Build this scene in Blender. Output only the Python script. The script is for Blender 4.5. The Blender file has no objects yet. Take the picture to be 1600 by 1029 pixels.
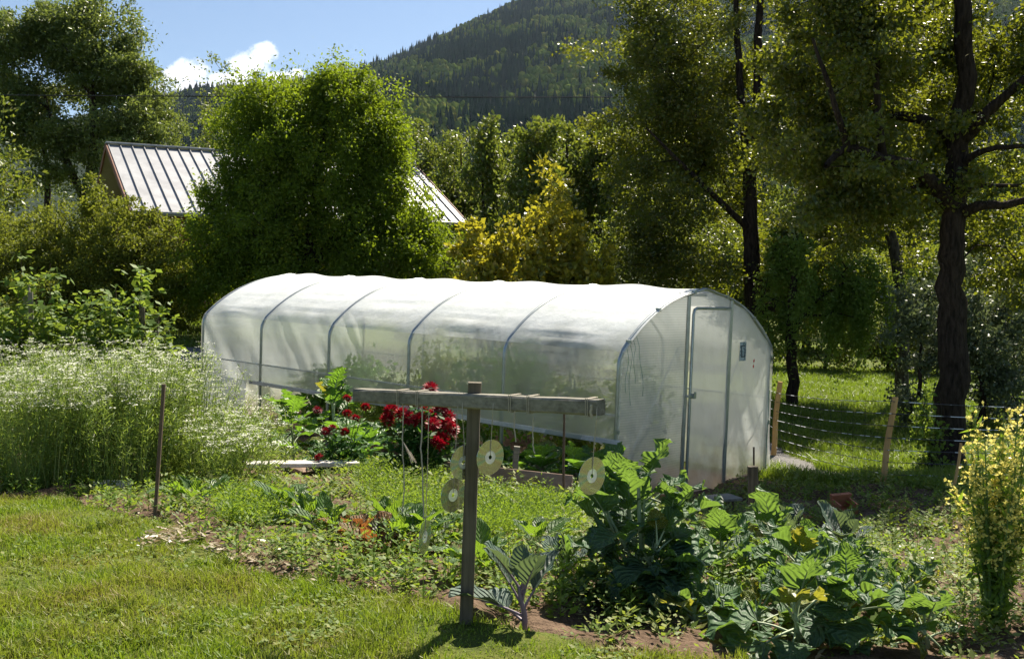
import bpy, math, random
import numpy as np
from mathutils import Vector, Matrix
R_ = math.radians
random.seed(7)
rs = np.random.RandomState(11)
SC = bpy.context.scene
COL = SC.collection

# ------------------------------------------------------------------ camera
FPX, CX, CY = 1550.0, 800.0, 514.5
PITCH = math.atan(67.5/1500)
CZ = 1.2                                   # eye height over the lawn at the camera
cam = bpy.data.objects.new('camera', bpy.data.cameras.new('camera'))
COL.objects.link(cam)
cam.data.sensor_width = 36; cam.data.lens = FPX/1600*36
cam.data.clip_start = .05; cam.data.clip_end = 30000
cam.location = (0, 0, CZ); cam.rotation_euler = (math.pi/2-PITCH, 0, 0)
SC.camera = cam
# ------------------------------------------------------------------ light
SUN_EL, SUN_AZ = R_(51), R_(28)            # azimuth clockwise from +Y (straight ahead) towards +X
sdir = Vector((math.cos(SUN_EL)*math.sin(SUN_AZ), math.cos(SUN_EL)*math.cos(SUN_AZ), math.sin(SUN_EL)))
sl = bpy.data.lights.new('sun', 'SUN'); sl.energy = 5.0; sl.angle = R_(.5); sl.color = (1, .91, .76)
so = bpy.data.objects.new('sun', sl); COL.objects.link(so)
so.rotation_euler = sdir.to_track_quat('Z', 'Y').to_euler()
w = bpy.data.worlds.new('World'); SC.world = w; w.use_nodes = True
SC.view_settings.view_transform = 'Standard'; SC.view_settings.look = 'None'
SC.view_settings.exposure = 1.3; SC.view_settings.gamma = 1
SC.render.engine = 'CYCLES'
cy = SC.cycles
cy.max_bounces = 8; cy.diffuse_bounces = 3; cy.glossy_bounces = 3; cy.transmission_bounces = 7
cy.transparent_max_bounces = 12; cy.volume_bounces = 0
cy.caustics_reflective = False; cy.caustics_refractive = False
cy.use_denoising = True; cy.sample_clamp_indirect = 6

def world_nodes():
    nt = w.node_tree; nt.nodes.clear(); N = nt.nodes.new; L = nt.links.new
    out = N('ShaderNodeOutputWorld'); bg = N('ShaderNodeBackground')
    sky = N('ShaderNodeTexSky'); sky.sky_type = 'NISHITA'; sky.sun_disc = False
    sky.sun_elevation = SUN_EL; sky.sun_rotation = SUN_AZ; sky.altitude = 700
    sky.air_density = 1.0; sky.dust_density = .6; sky.ozone_density = 2.0
    bg.inputs[1].default_value = .052
    tc = N('ShaderNodeTexCoord'); sx = N('ShaderNodeSeparateXYZ'); L(tc.outputs['Generated'], sx.inputs[0])
    def m(op, a, b=None, clamp=False):
        n = N('ShaderNodeMath'); n.operation = op; n.use_clamp = clamp
        for i, v in enumerate((a, b)):
            if v is None: continue
            if isinstance(v, (int, float)): n.inputs[i].default_value = v
            else: L(v, n.inputs[i])
        return n.outputs[0]
    yy = m('MAXIMUM', sx.outputs[1], .02)
    u = m('DIVIDE', sx.outputs[0], yy); v = m('DIVIDE', sx.outputs[2], yy)
    cb = N('ShaderNodeCombineXYZ'); L(u, cb.inputs[0]); L(v, cb.inputs[1])
    nz = N('ShaderNodeTexNoise'); nz.inputs['Scale'].default_value = 55; nz.inputs['Detail'].default_value = 8; nz.inputs['Roughness'].default_value = .65
    L(cb.outputs[0], nz.inputs['Vector'])
    nn = m('MULTIPLY', m('SUBTRACT', nz.outputs[0], .52), 4.5)
    best = None
    for (px, py, rx, ry) in ((302, 116, 32, 22), (280, 124, 26, 20), (418, 88, 27, 19), (392, 106, 36, 24), (372, 128, 46, 18), (462, 122, 20, 12), (438, 130, 44, 15), (300, 140, 60, 14),
                             (40, 182, 16, 10), (-160, 60, 70, 22), (-420, 30, 90, 40), (1900, -250, 120, 40), (2100, -180, 90, 30)):
        a = m('DIVIDE', m('SUBTRACT', u, (px-CX)/FPX), rx/FPX); b = m('DIVIDE', m('SUBTRACT', v, (444.7-py)/FPX), ry/FPX)
        d = m('SUBTRACT', 1.0, m('ADD', m('MULTIPLY', a, a), m('MULTIPLY', b, b)))
        best = d if best is None else m('MAXIMUM', best, d)
    mask = m('MULTIPLY', m('ADD', m('MULTIPLY', best, 1.6), nn), m('GREATER_THAN', sx.outputs[1], .05))
    mask = m('MULTIPLY', mask, .75, True)
    mx = N('ShaderNodeMix'); mx.data_type = 'RGBA'
    L(mask, mx.inputs[0]); L(sky.outputs[0], mx.inputs[6]); mx.inputs[7].default_value = (11.5, 11.6, 12, 1)
    L(mx.outputs[2], bg.inputs[0]); L(bg.outputs[0], out.inputs[0])
world_nodes()

# ------------------------------------------------------------------ pixel <-> place
cp, sp = math.cos(PITCH), math.sin(PITCH)
def ray(px, py):
    x = (px-CX)/FPX; y = -(py-CY)/FPX
    d = np.array([x, cp+y*sp, -sp+y*cp]); return d/d[1]
def at(px, py, Y):
    return np.array([0, 0, CZ])+ray(px, py)*Y
# greenhouse frame (width a, length b, height z)
GM = np.array([[0.6725, -0.7392, 0.0362], [0.7397, 0.6729, -0.0016], [-0.0231, 0.0278, 0.9993]])
GO = np.array([0.92, 8.889, -2.041+CZ])
GW, GL, GS, GH = 2.821, 7.058, 1.404, 2.0
D0, D1 = 1.119, 1.885
def gh(a, b, z): return GM@np.array([a, b, z])+GO

cps = [at(*p) for p in [(300,1029,3.2),(800,1029,3.2),(1300,1029,3.3),(725,965,3.45),(100,790,5.9),(240,815,5.2),(-200,800,5.5),(150,752,7.2),
      (1300,905,4.5),(1500,985,3.7),(1178,838,7.0),(1000,972,3.9),(820,975,3.5),(750,862,5),(700,803,6.5),(460,742,8.2),(880,788,7.6),(690,750,7.9),(893,777,7.5),(800,764,7.7),(780,766,7.6),(720,756,8.0),
      (1378,760,9),(1480,735,11.3),(1240,640,17),(1240,577,26),(1400,600,22),(1600,690,14),(1700,800,8),(290,556,18),(290,530,20.5),(150,500,26),(500,500,26),
      (0,650,11),(-300,700,9),(800,540,26),(1600,590,26),(-300,500,30),(400,495,34),(900,520,34),(1500,560,34)]]
cps += [gh(0,0,0), gh(GW,0,0), gh(0,GL,0), gh(GW,GL,0), gh(0,GL/2,0), gh(GW,GL/2,0), gh(GW/2,GL/2,0)]
cps += [np.array(p) for p in [(0,0,0),(-2.5,0,0),(2.5,0,-.05),(0,-5,.1),(-5,-4,.1),(5,-4,0),(-3,3,0),(3,2.5,-.1)]]
cps = np.array(cps)
def _U(r2): return np.where(r2 > 1e-12, r2*np.log(np.maximum(r2, 1e-12)), 0)
def _tps():
    P = cps[:, :2]; n = len(P)
    K = _U(((P[:, None]-P[None])**2).sum(-1))+np.eye(n)*.6
    Q = np.c_[np.ones(n), P]
    A = np.block([[K, Q], [Q.T, np.zeros((3, 3))]])
    return np.linalg.solve(A, np.r_[cps[:, 2], np.zeros(3)])
TW = _tps()
def terr(x, y):
    x = np.atleast_1d(np.asarray(x, float)); y = np.atleast_1d(np.asarray(y, float)); sh = x.shape
    x = x.ravel(); y = y.ravel()
    xc = np.clip(x, -16, 14); yc = np.clip(y, -5, 34)
    o = np.empty(len(x))
    for i in range(0, len(x), 20000):
        a, b = xc[i:i+20000], yc[i:i+20000]
        r2 = (a[:, None]-cps[None, :, 0])**2+(b[:, None]-cps[None, :, 1])**2
        o[i:i+20000] = _U(r2)@TW[:-3]+TW[-3]+TW[-2]*a+TW[-1]*b
    k = np.clip(np.hypot(x-xc, y-yc)/25, 0, 1)
    o = np.clip(o, -2.2, 1.2)
    return (o*(1-k)+(-1.0)*k).reshape(sh)
def tz(x, y): return float(terr(x, y)[0])
def g(px, py, y0=2.0, y1=60):
    ys = np.concatenate([np.arange(y0, 12, .02), np.arange(12, y1, .1)]); r = ray(px, py)
    d = (CZ+r[2]*ys)-terr(r[0]*ys, ys)
    i = np.argmax(d < 0) if (d < 0).any() else int(np.argmin(d)) if y1 > 59 else len(ys)-1
    Y = ys[i]; return np.array([r[0]*Y, Y, tz(r[0]*Y, Y)])
def on(px, Y):
    x = (px-CX)/FPX*Y; return np.array([x, Y, tz(x, Y)])
def inpoly(x, y, poly):
    c = np.zeros(x.shape, bool); n = len(poly); j = n-1
    for i in range(n):
        xi, yi = poly[i][:2]; xj, yj = poly[j][:2]
        c ^= ((yi > y) != (yj > y)) & (x < (xj-xi)*(y-yi)/(yj-yi+1e-12)+xi); j = i
    return c
def vnoise(x, y, s, seed=0):
    rr = np.random.RandomState(seed); T = rr.rand(64, 64)
    u = x/s+1000; v = y/s+1000; i = np.floor(u).astype(int); j = np.floor(v).astype(int)
    fu = u-i; fv = v-j; fu = fu*fu*(3-2*fu); fv = fv*fv*(3-2*fv)
    t = lambda a, b: T[a % 64, b % 64]
    return (t(i, j)*(1-fu)+t(i+1, j)*fu)*(1-fv)+(t(i, j+1)*(1-fu)+t(i+1, j+1)*fu)*fv

# ------------------------------------------------------------------ mesh helpers
class G:
    def __init__(s): s.v = []; s.f = []; s.n = 0; s.uv = []
    def add(s, V, F, mi=0, uv=None):
        V = np.asarray(V, float).reshape(-1, 3); F = np.asarray(F, int)
        s.v.append(V); s.f.append((F+s.n, mi)); s.n += len(V)
        s.uv.append(np.zeros((len(V), 2)) if uv is None else np.asarray(uv))
        return s
    def box(s, c, d, R=None, mi=0):
        V = np.array([[x, y, z] for x in (-.5, .5) for y in (-.5, .5) for z in (-.5, .5)])*np.array(d)
        if R is not None: V = V@np.array(R).T
        return s.add(V+np.array(c), [[0,1,3,2],[4,6,7,5],[0,4,5,1],[2,3,7,6],[0,2,6,4],[1,5,7,3]], mi)
    def beam(s, a, b, w, h, up=(0,0,1), mi=0, bev=.12):
        a = np.array(a, float); b = np.array(b, float); L = np.linalg.norm(b-a); y = (b-a)/L
        x = np.cross(y, up); x /= np.linalg.norm(x); z = np.cross(x, y)
        k = min(w, h)*bev
        pr = np.array([(-w/2+k,-h/2),(w/2-k,-h/2),(w/2,-h/2+k),(w/2,h/2-k),(w/2-k,h/2),(-w/2+k,h/2),(-w/2,h/2-k),(-w/2,-h/2+k)])
        n = max(2, int(L/.08)+1); V = []
        for i in range(n):
            t = i/(n-1); q = pr*(1 if 0 < i < n-1 else 1)
            jit = rs.normal(0, min(w, h)*.012, q.shape)
            V.append(a+(b-a)*t+np.outer(q[:, 0]+jit[:, 0], x)+np.outer(q[:, 1]+jit[:, 1], z))
        V = np.concatenate(V); F = []
        for i in range(n-1):
            for j in range(8):
                F.append([i*8+j, i*8+(j+1) % 8, (i+1)*8+(j+1) % 8, (i+1)*8+j])
        s.add(V, F, mi); o = s.n-len(V)
        for base in (0, (n-1)*8):
            c = V[base:base+8].mean(0)
            s.add(np.vstack([V[base:base+8], c]), [[j, (j+1) % 8, 8] for j in range(8)], mi)
        return s
    def tube(s, P, r, n=8, mi=0, cap=True):
        P = np.array(P, float); m = len(P); r = np.ones(m)*r if np.isscalar(r) else np.array(r)
        T = np.gradient(P, axis=0); T /= np.linalg.norm(T, axis=1)[:, None]+1e-12
        ref = np.array([0, 0, 1.]) if abs(T[0, 2]) < .9 else np.array([1., 0, 0])
        V = []; x = np.cross(T[0], ref); x /= np.linalg.norm(x)
        for i in range(m):
            x = x-T[i]*(x@T[i]); x /= np.linalg.norm(x)+1e-12; y = np.cross(T[i], x)
            a = np.arange(n)*2*np.pi/n
            V.append(P[i]+r[i]*(np.outer(np.cos(a), x)+np.outer(np.sin(a), y)))
        F = [[i*n+j, i*n+(j+1) % n, (i+1)*n+(j+1) % n, (i+1)*n+j] for i in range(m-1) for j in range(n)]
        V = np.concatenate(V); s.add(V, F, mi)
        if cap:
            for q in (0, (m-1)*n): s.add(np.vstack([V[q:q+n], V[q:q+n].mean(0)]), [[j, (j+1) % n, n] for j in range(n)], mi)
        return s
    def segs(s, A, B, ra, rb, n=4, mi=0):
        A = np.array(A, float); B = np.array(B, float); m = len(A)
        if m == 0: return s
        ra = np.ones(m)*ra; rb = np.ones(m)*rb
        d = B-A; d /= np.linalg.norm(d, axis=1)[:, None]+1e-9
        ref = np.where(np.abs(d[:, 2:3]) < .9, [[0, 0, 1.]], [[1., 0, 0]])
        x = np.cross(d, ref); x /= np.linalg.norm(x, axis=1)[:, None]; y = np.cross(d, x)
        a = np.arange(n)*2*np.pi/n
        ring = np.cos(a)[None, :, None]*x[:, None]+np.sin(a)[None, :, None]*y[:, None]
        V = np.concatenate([A[:, None]+ring*ra[:, None, None], B[:, None]+ring*rb[:, None, None]], 1)
        j = np.arange(n); q = np.stack([j, (j+1) % n, (j+1) % n+n, j+n], 1)
        F = (q[None]+(np.arange(m)*2*n)[:, None, None]).reshape(-1, 4)
        return s.add(V.reshape(-1, 3), F, mi)
    def leaves(s, C, D, size, wid=.5, mi=0, up=None, fold=0.0):
        """diamond leaves: C base, D direction (unit-ish), size array"""
        m = len(C)
        if m == 0: return s
        size = np.ones(m)*size; D = D/(np.linalg.norm(D, axis=1)[:, None]+1e-9)
        q = rs.normal(size=(m, 3)) if up is None else up+rs.normal(0, .35, (m, 3))
        X = np.cross(D, q); X /= np.linalg.norm(X, axis=1)[:, None]+1e-9
        Nn = np.cross(X, D)
        L = size[:, None]; W = L*wid*.5
        V = np.stack([C, C+D*L*.45+X*W, C+D*L+Nn*L*fold, C+D*L*.45-X*W], 1)
        F = np.arange(m*4).reshape(m, 4)
        return s.add(V.reshape(-1, 3), F, mi)
    def blades(s, C, h, wd, lean, mi=0):
        m = len(C); a = rs.rand(m)*6.283; b = rs.rand(m)*6.283
        X = np.stack([np.cos(a), np.sin(a), np.zeros(m)], 1)*np.reshape(wd*np.ones(m), (m, 1))*.5
        dl = np.stack([np.cos(b), np.sin(b), np.zeros(m)], 1)*(lean*np.ones(m))[:, None]
        H = (h*np.ones(m))[:, None]; Z = np.array([[0, 0, 1.]])
        M1 = C+Z*H*.55+dl*H*.25; M2 = C+Z*H*(1-.25*np.abs(lean*np.ones(m))[:, None])+dl*H
        V = np.stack([C-X, C+X, M1-X*.8, M1+X*.8, M2], 1)
        o = (np.arange(m)*5)[:, None]
        b0 = s.n
        s.add(V.reshape(-1, 3), o+np.array([[0, 1, 3, 2]]), mi)
        s.f.append((o+np.array([[2, 3, 4]])+b0, mi))
        return s
    def build(s, name, mats, parent=None, smooth=False, uv=False):
        me = bpy.data.meshes.new(name)
        V = np.concatenate(s.v); me.vertices.add(len(V)); me.vertices.foreach_set('co', V.ravel())
        lp = np.concatenate([f.ravel() for f, _ in s.f]); me.loops.add(len(lp)); me.loops.foreach_set('vertex_index', lp)
        cnt = np.concatenate([np.full(len(f), f.shape[1]) for f, _ in s.f])
        me.polygons.add(len(cnt)); me.polygons.foreach_set('loop_start', np.r_[0, np.cumsum(cnt)[:-1]])
        me.polygons.foreach_set('material_index', np.concatenate([np.full(len(f), mi) for f, mi in s.f]))
        if uv:
            l = me.uv_layers.new(name='UVMap'); l.data.foreach_set('uv', np.concatenate(s.uv)[lp].ravel())
        me.polygons.foreach_set('use_smooth', np.full(len(cnt), bool(smooth)))
        me.update(calc_edges=True); me.validate()
        for mm in (mats if isinstance(mats, (list, tuple)) else [mats]): me.materials.append(mm)
        o = bpy.data.objects.new(name, me); COL.objects.link(o)
        if parent is not None: o.parent = parent
        return o
def tag(o, label=None, cat=None, group=None, kind=None):
    if label: o['label'] = label
    if cat: o['category'] = cat
    if group: o['group'] = group
    if kind: o['kind'] = kind
    return o
def empty(name, loc, label, cat, group=None, rz=0):
    o = bpy.data.objects.new(name, None); COL.objects.link(o); o.location = tuple(loc); o.rotation_euler = (0, 0, rz)
    o.empty_display_size = .1
    return tag(o, label, cat, group)
def copy_tree(o, parent=None):
    c = o.copy(); COL.objects.link(c)
    if parent is not None: c.parent = parent
    for ch in list(o.children): copy_tree(ch, c)
    return c

# ------------------------------------------------------------------ materials
def mat(name):
    m = bpy.data.materials.new(name); m.use_nodes = True; nt = m.node_tree; nt.nodes.clear()
    out = nt.nodes.new('ShaderNodeOutputMaterial'); return m, nt, out
def ramp(nt, cols, fac=None, pos=None):
    r = nt.nodes.new('ShaderNodeValToRGB'); e = r.color_ramp.elements
    n = len(cols)
    while len(e) < n: e.new(.5)
    for i, c in enumerate(cols):
        e[i].position = pos[i] if pos else i/(n-1); e[i].color = (*c, 1)
    if fac is not None: nt.links.new(fac, r.inputs[0])
    return r
def noise(nt, scale, detail=4, vec=None, rough=.6):
    n = nt.nodes.new('ShaderNodeTexNoise'); n.inputs['Scale'].default_value = scale; n.inputs['Detail'].default_value = detail
    n.inputs['Roughness'].default_value = rough
    if vec is None:
        t = nt.nodes.new('ShaderNodeTexCoord'); vec = t.outputs['Object']
    nt.links.new(vec, n.inputs['Vector']); return n
def mapping(nt, sc, src='Object'):
    t = nt.nodes.new('ShaderNodeTexCoord'); m = nt.nodes.new('ShaderNodeMapping'); m.inputs['Scale'].default_value = sc
    nt.links.new(t.outputs[src], m.inputs[0]); return m.outputs[0]
def mixc(nt, f, a, b, mode='MIX'):
    m = nt.nodes.new('ShaderNodeMix'); m.data_type = 'RGBA'; m.blend_type = mode
    for i, v in ((0, f), (6, a), (7, b)):
        if isinstance(v, (int, float)): m.inputs[i].default_value = v
        elif isinstance(v, tuple): m.inputs[i].default_value = (*v, 1)
        else: nt.links.new(v, m.inputs[i])
    return m.outputs[2]
def bump(nt, h, s=.5, d=.01):
    b = nt.nodes.new('ShaderNodeBump'); b.inputs['Strength'].default_value = s; b.inputs['Distance'].default_value = d
    nt.links.new(h, b.inputs['Height']); return b.outputs[0]
def pbr(nt, out, col, rough=.7, metal=0, norm=None, spec=.5):
    p = nt.nodes.new('ShaderNodeBsdfPrincipled')
    if isinstance(col, tuple): p.inputs['Base Color'].default_value = (*col, 1)
    else: nt.links.new(col, p.inputs['Base Color'])
    p.inputs['Roughness'].default_value = rough; p.inputs['Metallic'].default_value = metal
    p.inputs['Specular IOR Level'].default_value = spec
    if norm is not None: nt.links.new(norm, p.inputs['Normal'])
    if out is not None: nt.links.new(p.outputs[0], out.inputs[0])
    return p
def leafmat(name, cols, trans=.4, tcol=None, rough=.42, spec=.5, patch=0.0, pcol=(.2, .16, .05), pscale=1.2, veins=False):
    """leaf: colour varies leaf by leaf; part of the light passes through"""
    m, nt, out = mat(name)
    gm = nt.nodes.new('ShaderNodeNewGeometry')
    r = ramp(nt, cols, gm.outputs['Random Per Island']); c = r.outputs[0]
    if patch > 0:
        n = noise(nt, pscale, 3, gm.outputs['Position']); q = ramp(nt, [(0,0,0), (1,1,1)], n.outputs[0], [.44, .62])
        mm = nt.nodes.new('ShaderNodeMath'); mm.operation = 'MULTIPLY'; mm.inputs[1].default_value = patch; nt.links.new(q.outputs[0], mm.inputs[0])
        c = mixc(nt, mm.outputs[0], c, pcol)
    nrm = None
    if veins:
        t = nt.nodes.new('ShaderNodeTexCoord'); sx = nt.nodes.new('ShaderNodeSeparateXYZ'); nt.links.new(t.outputs['UV'], sx.inputs[0])
        def mt(op, a, b=None):
            n = nt.nodes.new('ShaderNodeMath'); n.operation = op
            for i, v in enumerate((a, b)):
                if v is None: continue
                if isinstance(v, (int, float)): n.inputs[i].default_value = v
                else: nt.links.new(v, n.inputs[i])
            return n.outputs[0]
        au = mt('ABSOLUTE', mt('SUBTRACT', sx.outputs[0], .5))
        mid = mt('LESS_THAN', au, .028)
        sv = mt('SINE', mt('MULTIPLY', mt('SUBTRACT', sx.outputs[1], mt('MULTIPLY', au, .5)), 62))
        side = mt('GREATER_THAN', sv, .93)
        vv = mt('MAXIMUM', mid, mt('MULTIPLY', side, .3))
        nz = noise(nt, 14, 4)
        c = mixc(nt, mt('MULTIPLY', nz.outputs[0], .5), c, (.10, .17, .07))
        c = mixc(nt, mt('MULTIPLY', vv, .45), c, (.18, .28, .12))
        nrm = bump(nt, mt('ADD', mt('MULTIPLY', sv, .5), mt('MULTIPLY', nz.outputs[0], 1.6)), .8, .012)
    p = pbr(nt, None, c, rough, norm=nrm, spec=spec)
    tr = nt.nodes.new('ShaderNodeBsdfTranslucent')
    tc = mixc(nt, .65, c, tcol if tcol else (.16, .24, .02)); nt.links.new(tc, tr.inputs[0])
    mx = nt.nodes.new('ShaderNodeMixShader'); mx.inputs[0].default_value = trans
    nt.links.new(p.outputs[0], mx.inputs[1]); nt.links.new(tr.outputs[0], mx.inputs[2]); 
    if veins:     # caterpillar holes
        nt.links.new(nrm, tr.inputs['Normal'])
        hn = noise(nt, 34, 2); hm = nt.nodes.new('ShaderNodeMath'); hm.operation = 'GREATER_THAN'; hm.inputs[1].default_value = .735; nt.links.new(hn.outputs[0], hm.inputs[0])
        tp = nt.nodes.new('ShaderNodeBsdfTransparent'); m3 = nt.nodes.new('ShaderNodeMixShader')
        nt.links.new(hm.outputs[0], m3.inputs[0]); nt.links.new(mx.outputs[0], m3.inputs[1]); nt.links.new(tp.outputs[0], m3.inputs[2]); mx = m3
    nt.links.new(mx.outputs[0], out.inputs[0])
    return m
def barkmat(name, c1, c2, sc=(9, 9, 2)):
    m, nt, out = mat(name); v = mapping(nt, sc); n = noise(nt, 3, 6, v)
    r = ramp(nt, [c1, c2], n.outputs[0], [.35, .65]); pbr(nt, out, r.outputs[0], .95, norm=bump(nt, n.outputs[0], 1, .08), spec=.1); return m
def woodmat(name, c1, c2, axis=1, grain=40):
    m, nt, out = mat(name); sc = [grain]*3; sc[axis] = 2; v = mapping(nt, sc); n = noise(nt, 1, 6, v); n2 = noise(nt, 3, 3)
    r = ramp(nt, [c1, c2], n.outputs[0], [.3, .7]); c = mixc(nt, .35, r.outputs[0], ramp(nt, [tuple(x*.5 for x in c1), c2], n2.outputs[0], [.35, .6]).outputs[0])
    pbr(nt, out, c, .85, norm=bump(nt, n.outputs[0], .6, .004), spec=.25); return m
def plain(name, c, rough=.6, metal=0, sc=30, var=.25):
    m, nt, out = mat(name); n = noise(nt, sc, 4)
    r = ramp(nt, [tuple(x*(1-var) for x in c), c], n.outputs[0], [.3, .7]); pbr(nt, out, r.outputs[0], rough, metal, bump(nt, n.outputs[0], .2, .002)); return m

M = {}
M['birch'] = leafmat('birch_leaf', [(.05,.095,.012), (.085,.14,.016), (.14,.19,.022)], .47, (.38,.50,.015), spec=.22, rough=.55)
M['ash'] = leafmat('ash_leaf', [(.045,.08,.022), (.08,.13,.035), (.14,.17,.04)], .4, (.28,.34,.05), spec=.4)
M['hedge'] = leafmat('hedge_leaf', [(.06,.09,.012), (.12,.15,.02), (.18,.19,.03)], .4, (.32,.36,.03), spec=.22, rough=.55)
M['yellow'] = leafmat('yellowing_leaf', [(.07,.10,.015), (.18,.20,.02), (.32,.26,.02), (.11,.14,.02)], .44, (.60,.54,.03))
M['fruit'] = leafmat('fruit_leaf', [(.03,.055,.010), (.055,.085,.015), (.14,.12,.02)], .42, (.36,.40,.015), rough=.42, spec=.5)
M['back'] = leafmat('back_tree_leaf', [(.05,.09,.015), (.08,.13,.02), (.13,.16,.03), (.15,.12,.03)], .4, (.28,.34,.03))
M['silver'] = leafmat('grey_green_leaf', [(.07,.10,.05), (.12,.15,.08)], .3, (.2,.25,.08))
M['rasp'] = leafmat('cane_leaf', [(.06,.12,.02), (.11,.19,.03), (.17,.24,.06)], .42, (.34,.44,.04), spec=.22, rough=.55)
M['grass'] = leafmat('grass_blade', [(.08,.15,.015), (.13,.21,.02), (.18,.25,.03), (.28,.28,.08)], .38, (.34,.48,.02), rough=.5, spec=.3, patch=.68, pcol=(.32,.20,.08), pscale=1.7)
M['meadow'] = leafmat('meadow_blade', [(.06,.12,.012), (.11,.19,.02), (.17,.24,.04), (.25,.25,.10)], .4, (.30,.42,.02), rough=.5, spec=.3)
M['weed'] = leafmat('weed_leaf', [(.07,.13,.02), (.12,.19,.03), (.19,.25,.06), (.28,.28,.10)], .4, (.36,.46,.03), spec=.22, rough=.55)
M['carrot'] = leafmat('feathery_leaf', [(.07,.15,.02), (.12,.21,.03), (.17,.25,.04)], .45, (.36,.50,.03), spec=.22, rough=.55)
M['dry'] = leafmat('dry_leaf', [(.26,.20,.11), (.36,.31,.20), (.20,.13,.06), (.42,.38,.28)], .25, (.5,.4,.2))
M['herb'] = leafmat('herb_stem', [(.14,.24,.05), (.22,.30,.07), (.32,.34,.12)], .4, (.42,.50,.08))
M['herbleaf'] = leafmat('herb_leaf', [(.12,.21,.04), (.17,.27,.06), (.25,.31,.10)], .45, (.42,.54,.06), spec=.2, rough=.6)
M['umbel'] = leafmat('umbel_flower', [(.70,.70,.60), (.82,.82,.74), (.5,.55,.38)], .3, (.7,.72,.5), rough=.8)
M['kale'] = leafmat('kale_leaf', [(.04,.095,.055), (.055,.12,.065), (.06,.14,.045)], .42, (.26,.42,.03), rough=.5, spec=.4, veins=True)
M['kaleyel'] = leafmat('ageing_kale_leaf', [(.25,.24,.03), (.16,.2,.03)], .4, (.5,.45,.03), veins=True)
M['cabbage'] = leafmat('cabbage_leaf', [(.07,.11,.12), (.09,.13,.12)], .28, (.20,.28,.06), rough=.5, spec=.3, veins=True)
M['squash'] = leafmat('squash_leaf', [(.05,.14,.02), (.08,.18,.025)], .45, (.26,.48,.02), veins=True)
M['chard'] = leafmat('chard_leaf', [(.05,.13,.02), (.07,.16,.02)], .45, (.32,.50,.02), veins=True)
M['redchard'] = leafmat('red_chard_leaf', [(.25,.06,.02), (.35,.09,.03), (.10,.12,.02)], .4, (.38,.12,.03), veins=True)
M['dahlialeaf'] = leafmat('dahlia_leaf', [(.03,.09,.02), (.05,.13,.025)], .35, (.16,.32,.02), spec=.22, rough=.55)
M['dahlia'] = leafmat('dahlia_petal', [(.24,.003,.012), (.34,.008,.02), (.16,.0,.01)], .25, (.42,.005,.02), rough=.5)
M['dahliadark'] = leafmat('dark_dahlia_petal', [(.12,.002,.008), (.20,.004,.01)], .3, (.4,.01,.02), rough=.5)
M['yelflower'] = leafmat('yellow_petal', [(.72,.62,.10), (.82,.75,.25)], .4, (.95,.85,.25))
M['stemgreen'] = plain('green_stem', (.12,.2,.05), .6)
M['stalkpale'] = plain('pale_stalk', (.28,.36,.2), .55)
M['redstalk'] = plain('red_stalk', (.35,.03,.04), .5)
M['purplestalk'] = plain('purple_stalk', (.20,.15,.2), .5)
M['bark'] = barkmat('dark_bark', (.018,.014,.011), (.06,.045,.035))
M['barkgrey'] = barkmat('grey_bark', (.04,.035,.03), (.12,.11,.09))
M['oldwood'] = woodmat('weathered_wood', (.09,.085,.065), (.30,.28,.23), 0, 70)
M['oldwoodz'] = woodmat('weathered_post_wood', (.045,.038,.026), (.20,.17,.12), 2, 60)
M['plank'] = woodmat('pale_plank', (.58,.54,.47), (.80,.76,.70), 0)
M['plankred'] = woodmat('brown_plank', (.20,.13,.09), (.34,.24,.18), 0)
M['stakewood'] = woodmat('yellow_stake_wood', (.50,.28,.10), (.72,.45,.19), 2)
M['rust'] = plain('rusty_iron', (.13,.085,.055), .8)
M['string'] = plain('twine', (.45,.40,.32), .9, 0, 200)
M['greenstring'] = plain('green_twine', (.06,.25,.18), .8)
M['galv'] = plain('galvanised_steel', (.42,.46,.45), .38, .85, 12)
M['terracotta'] = plain('terracotta', (.42,.15,.07), .8)
M['stone'] = plain('stone', (.42,.38,.34), .9, 0, 10, .5)
M['black'] = plain('black_plastic', (.02,.02,.02), .4)

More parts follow.
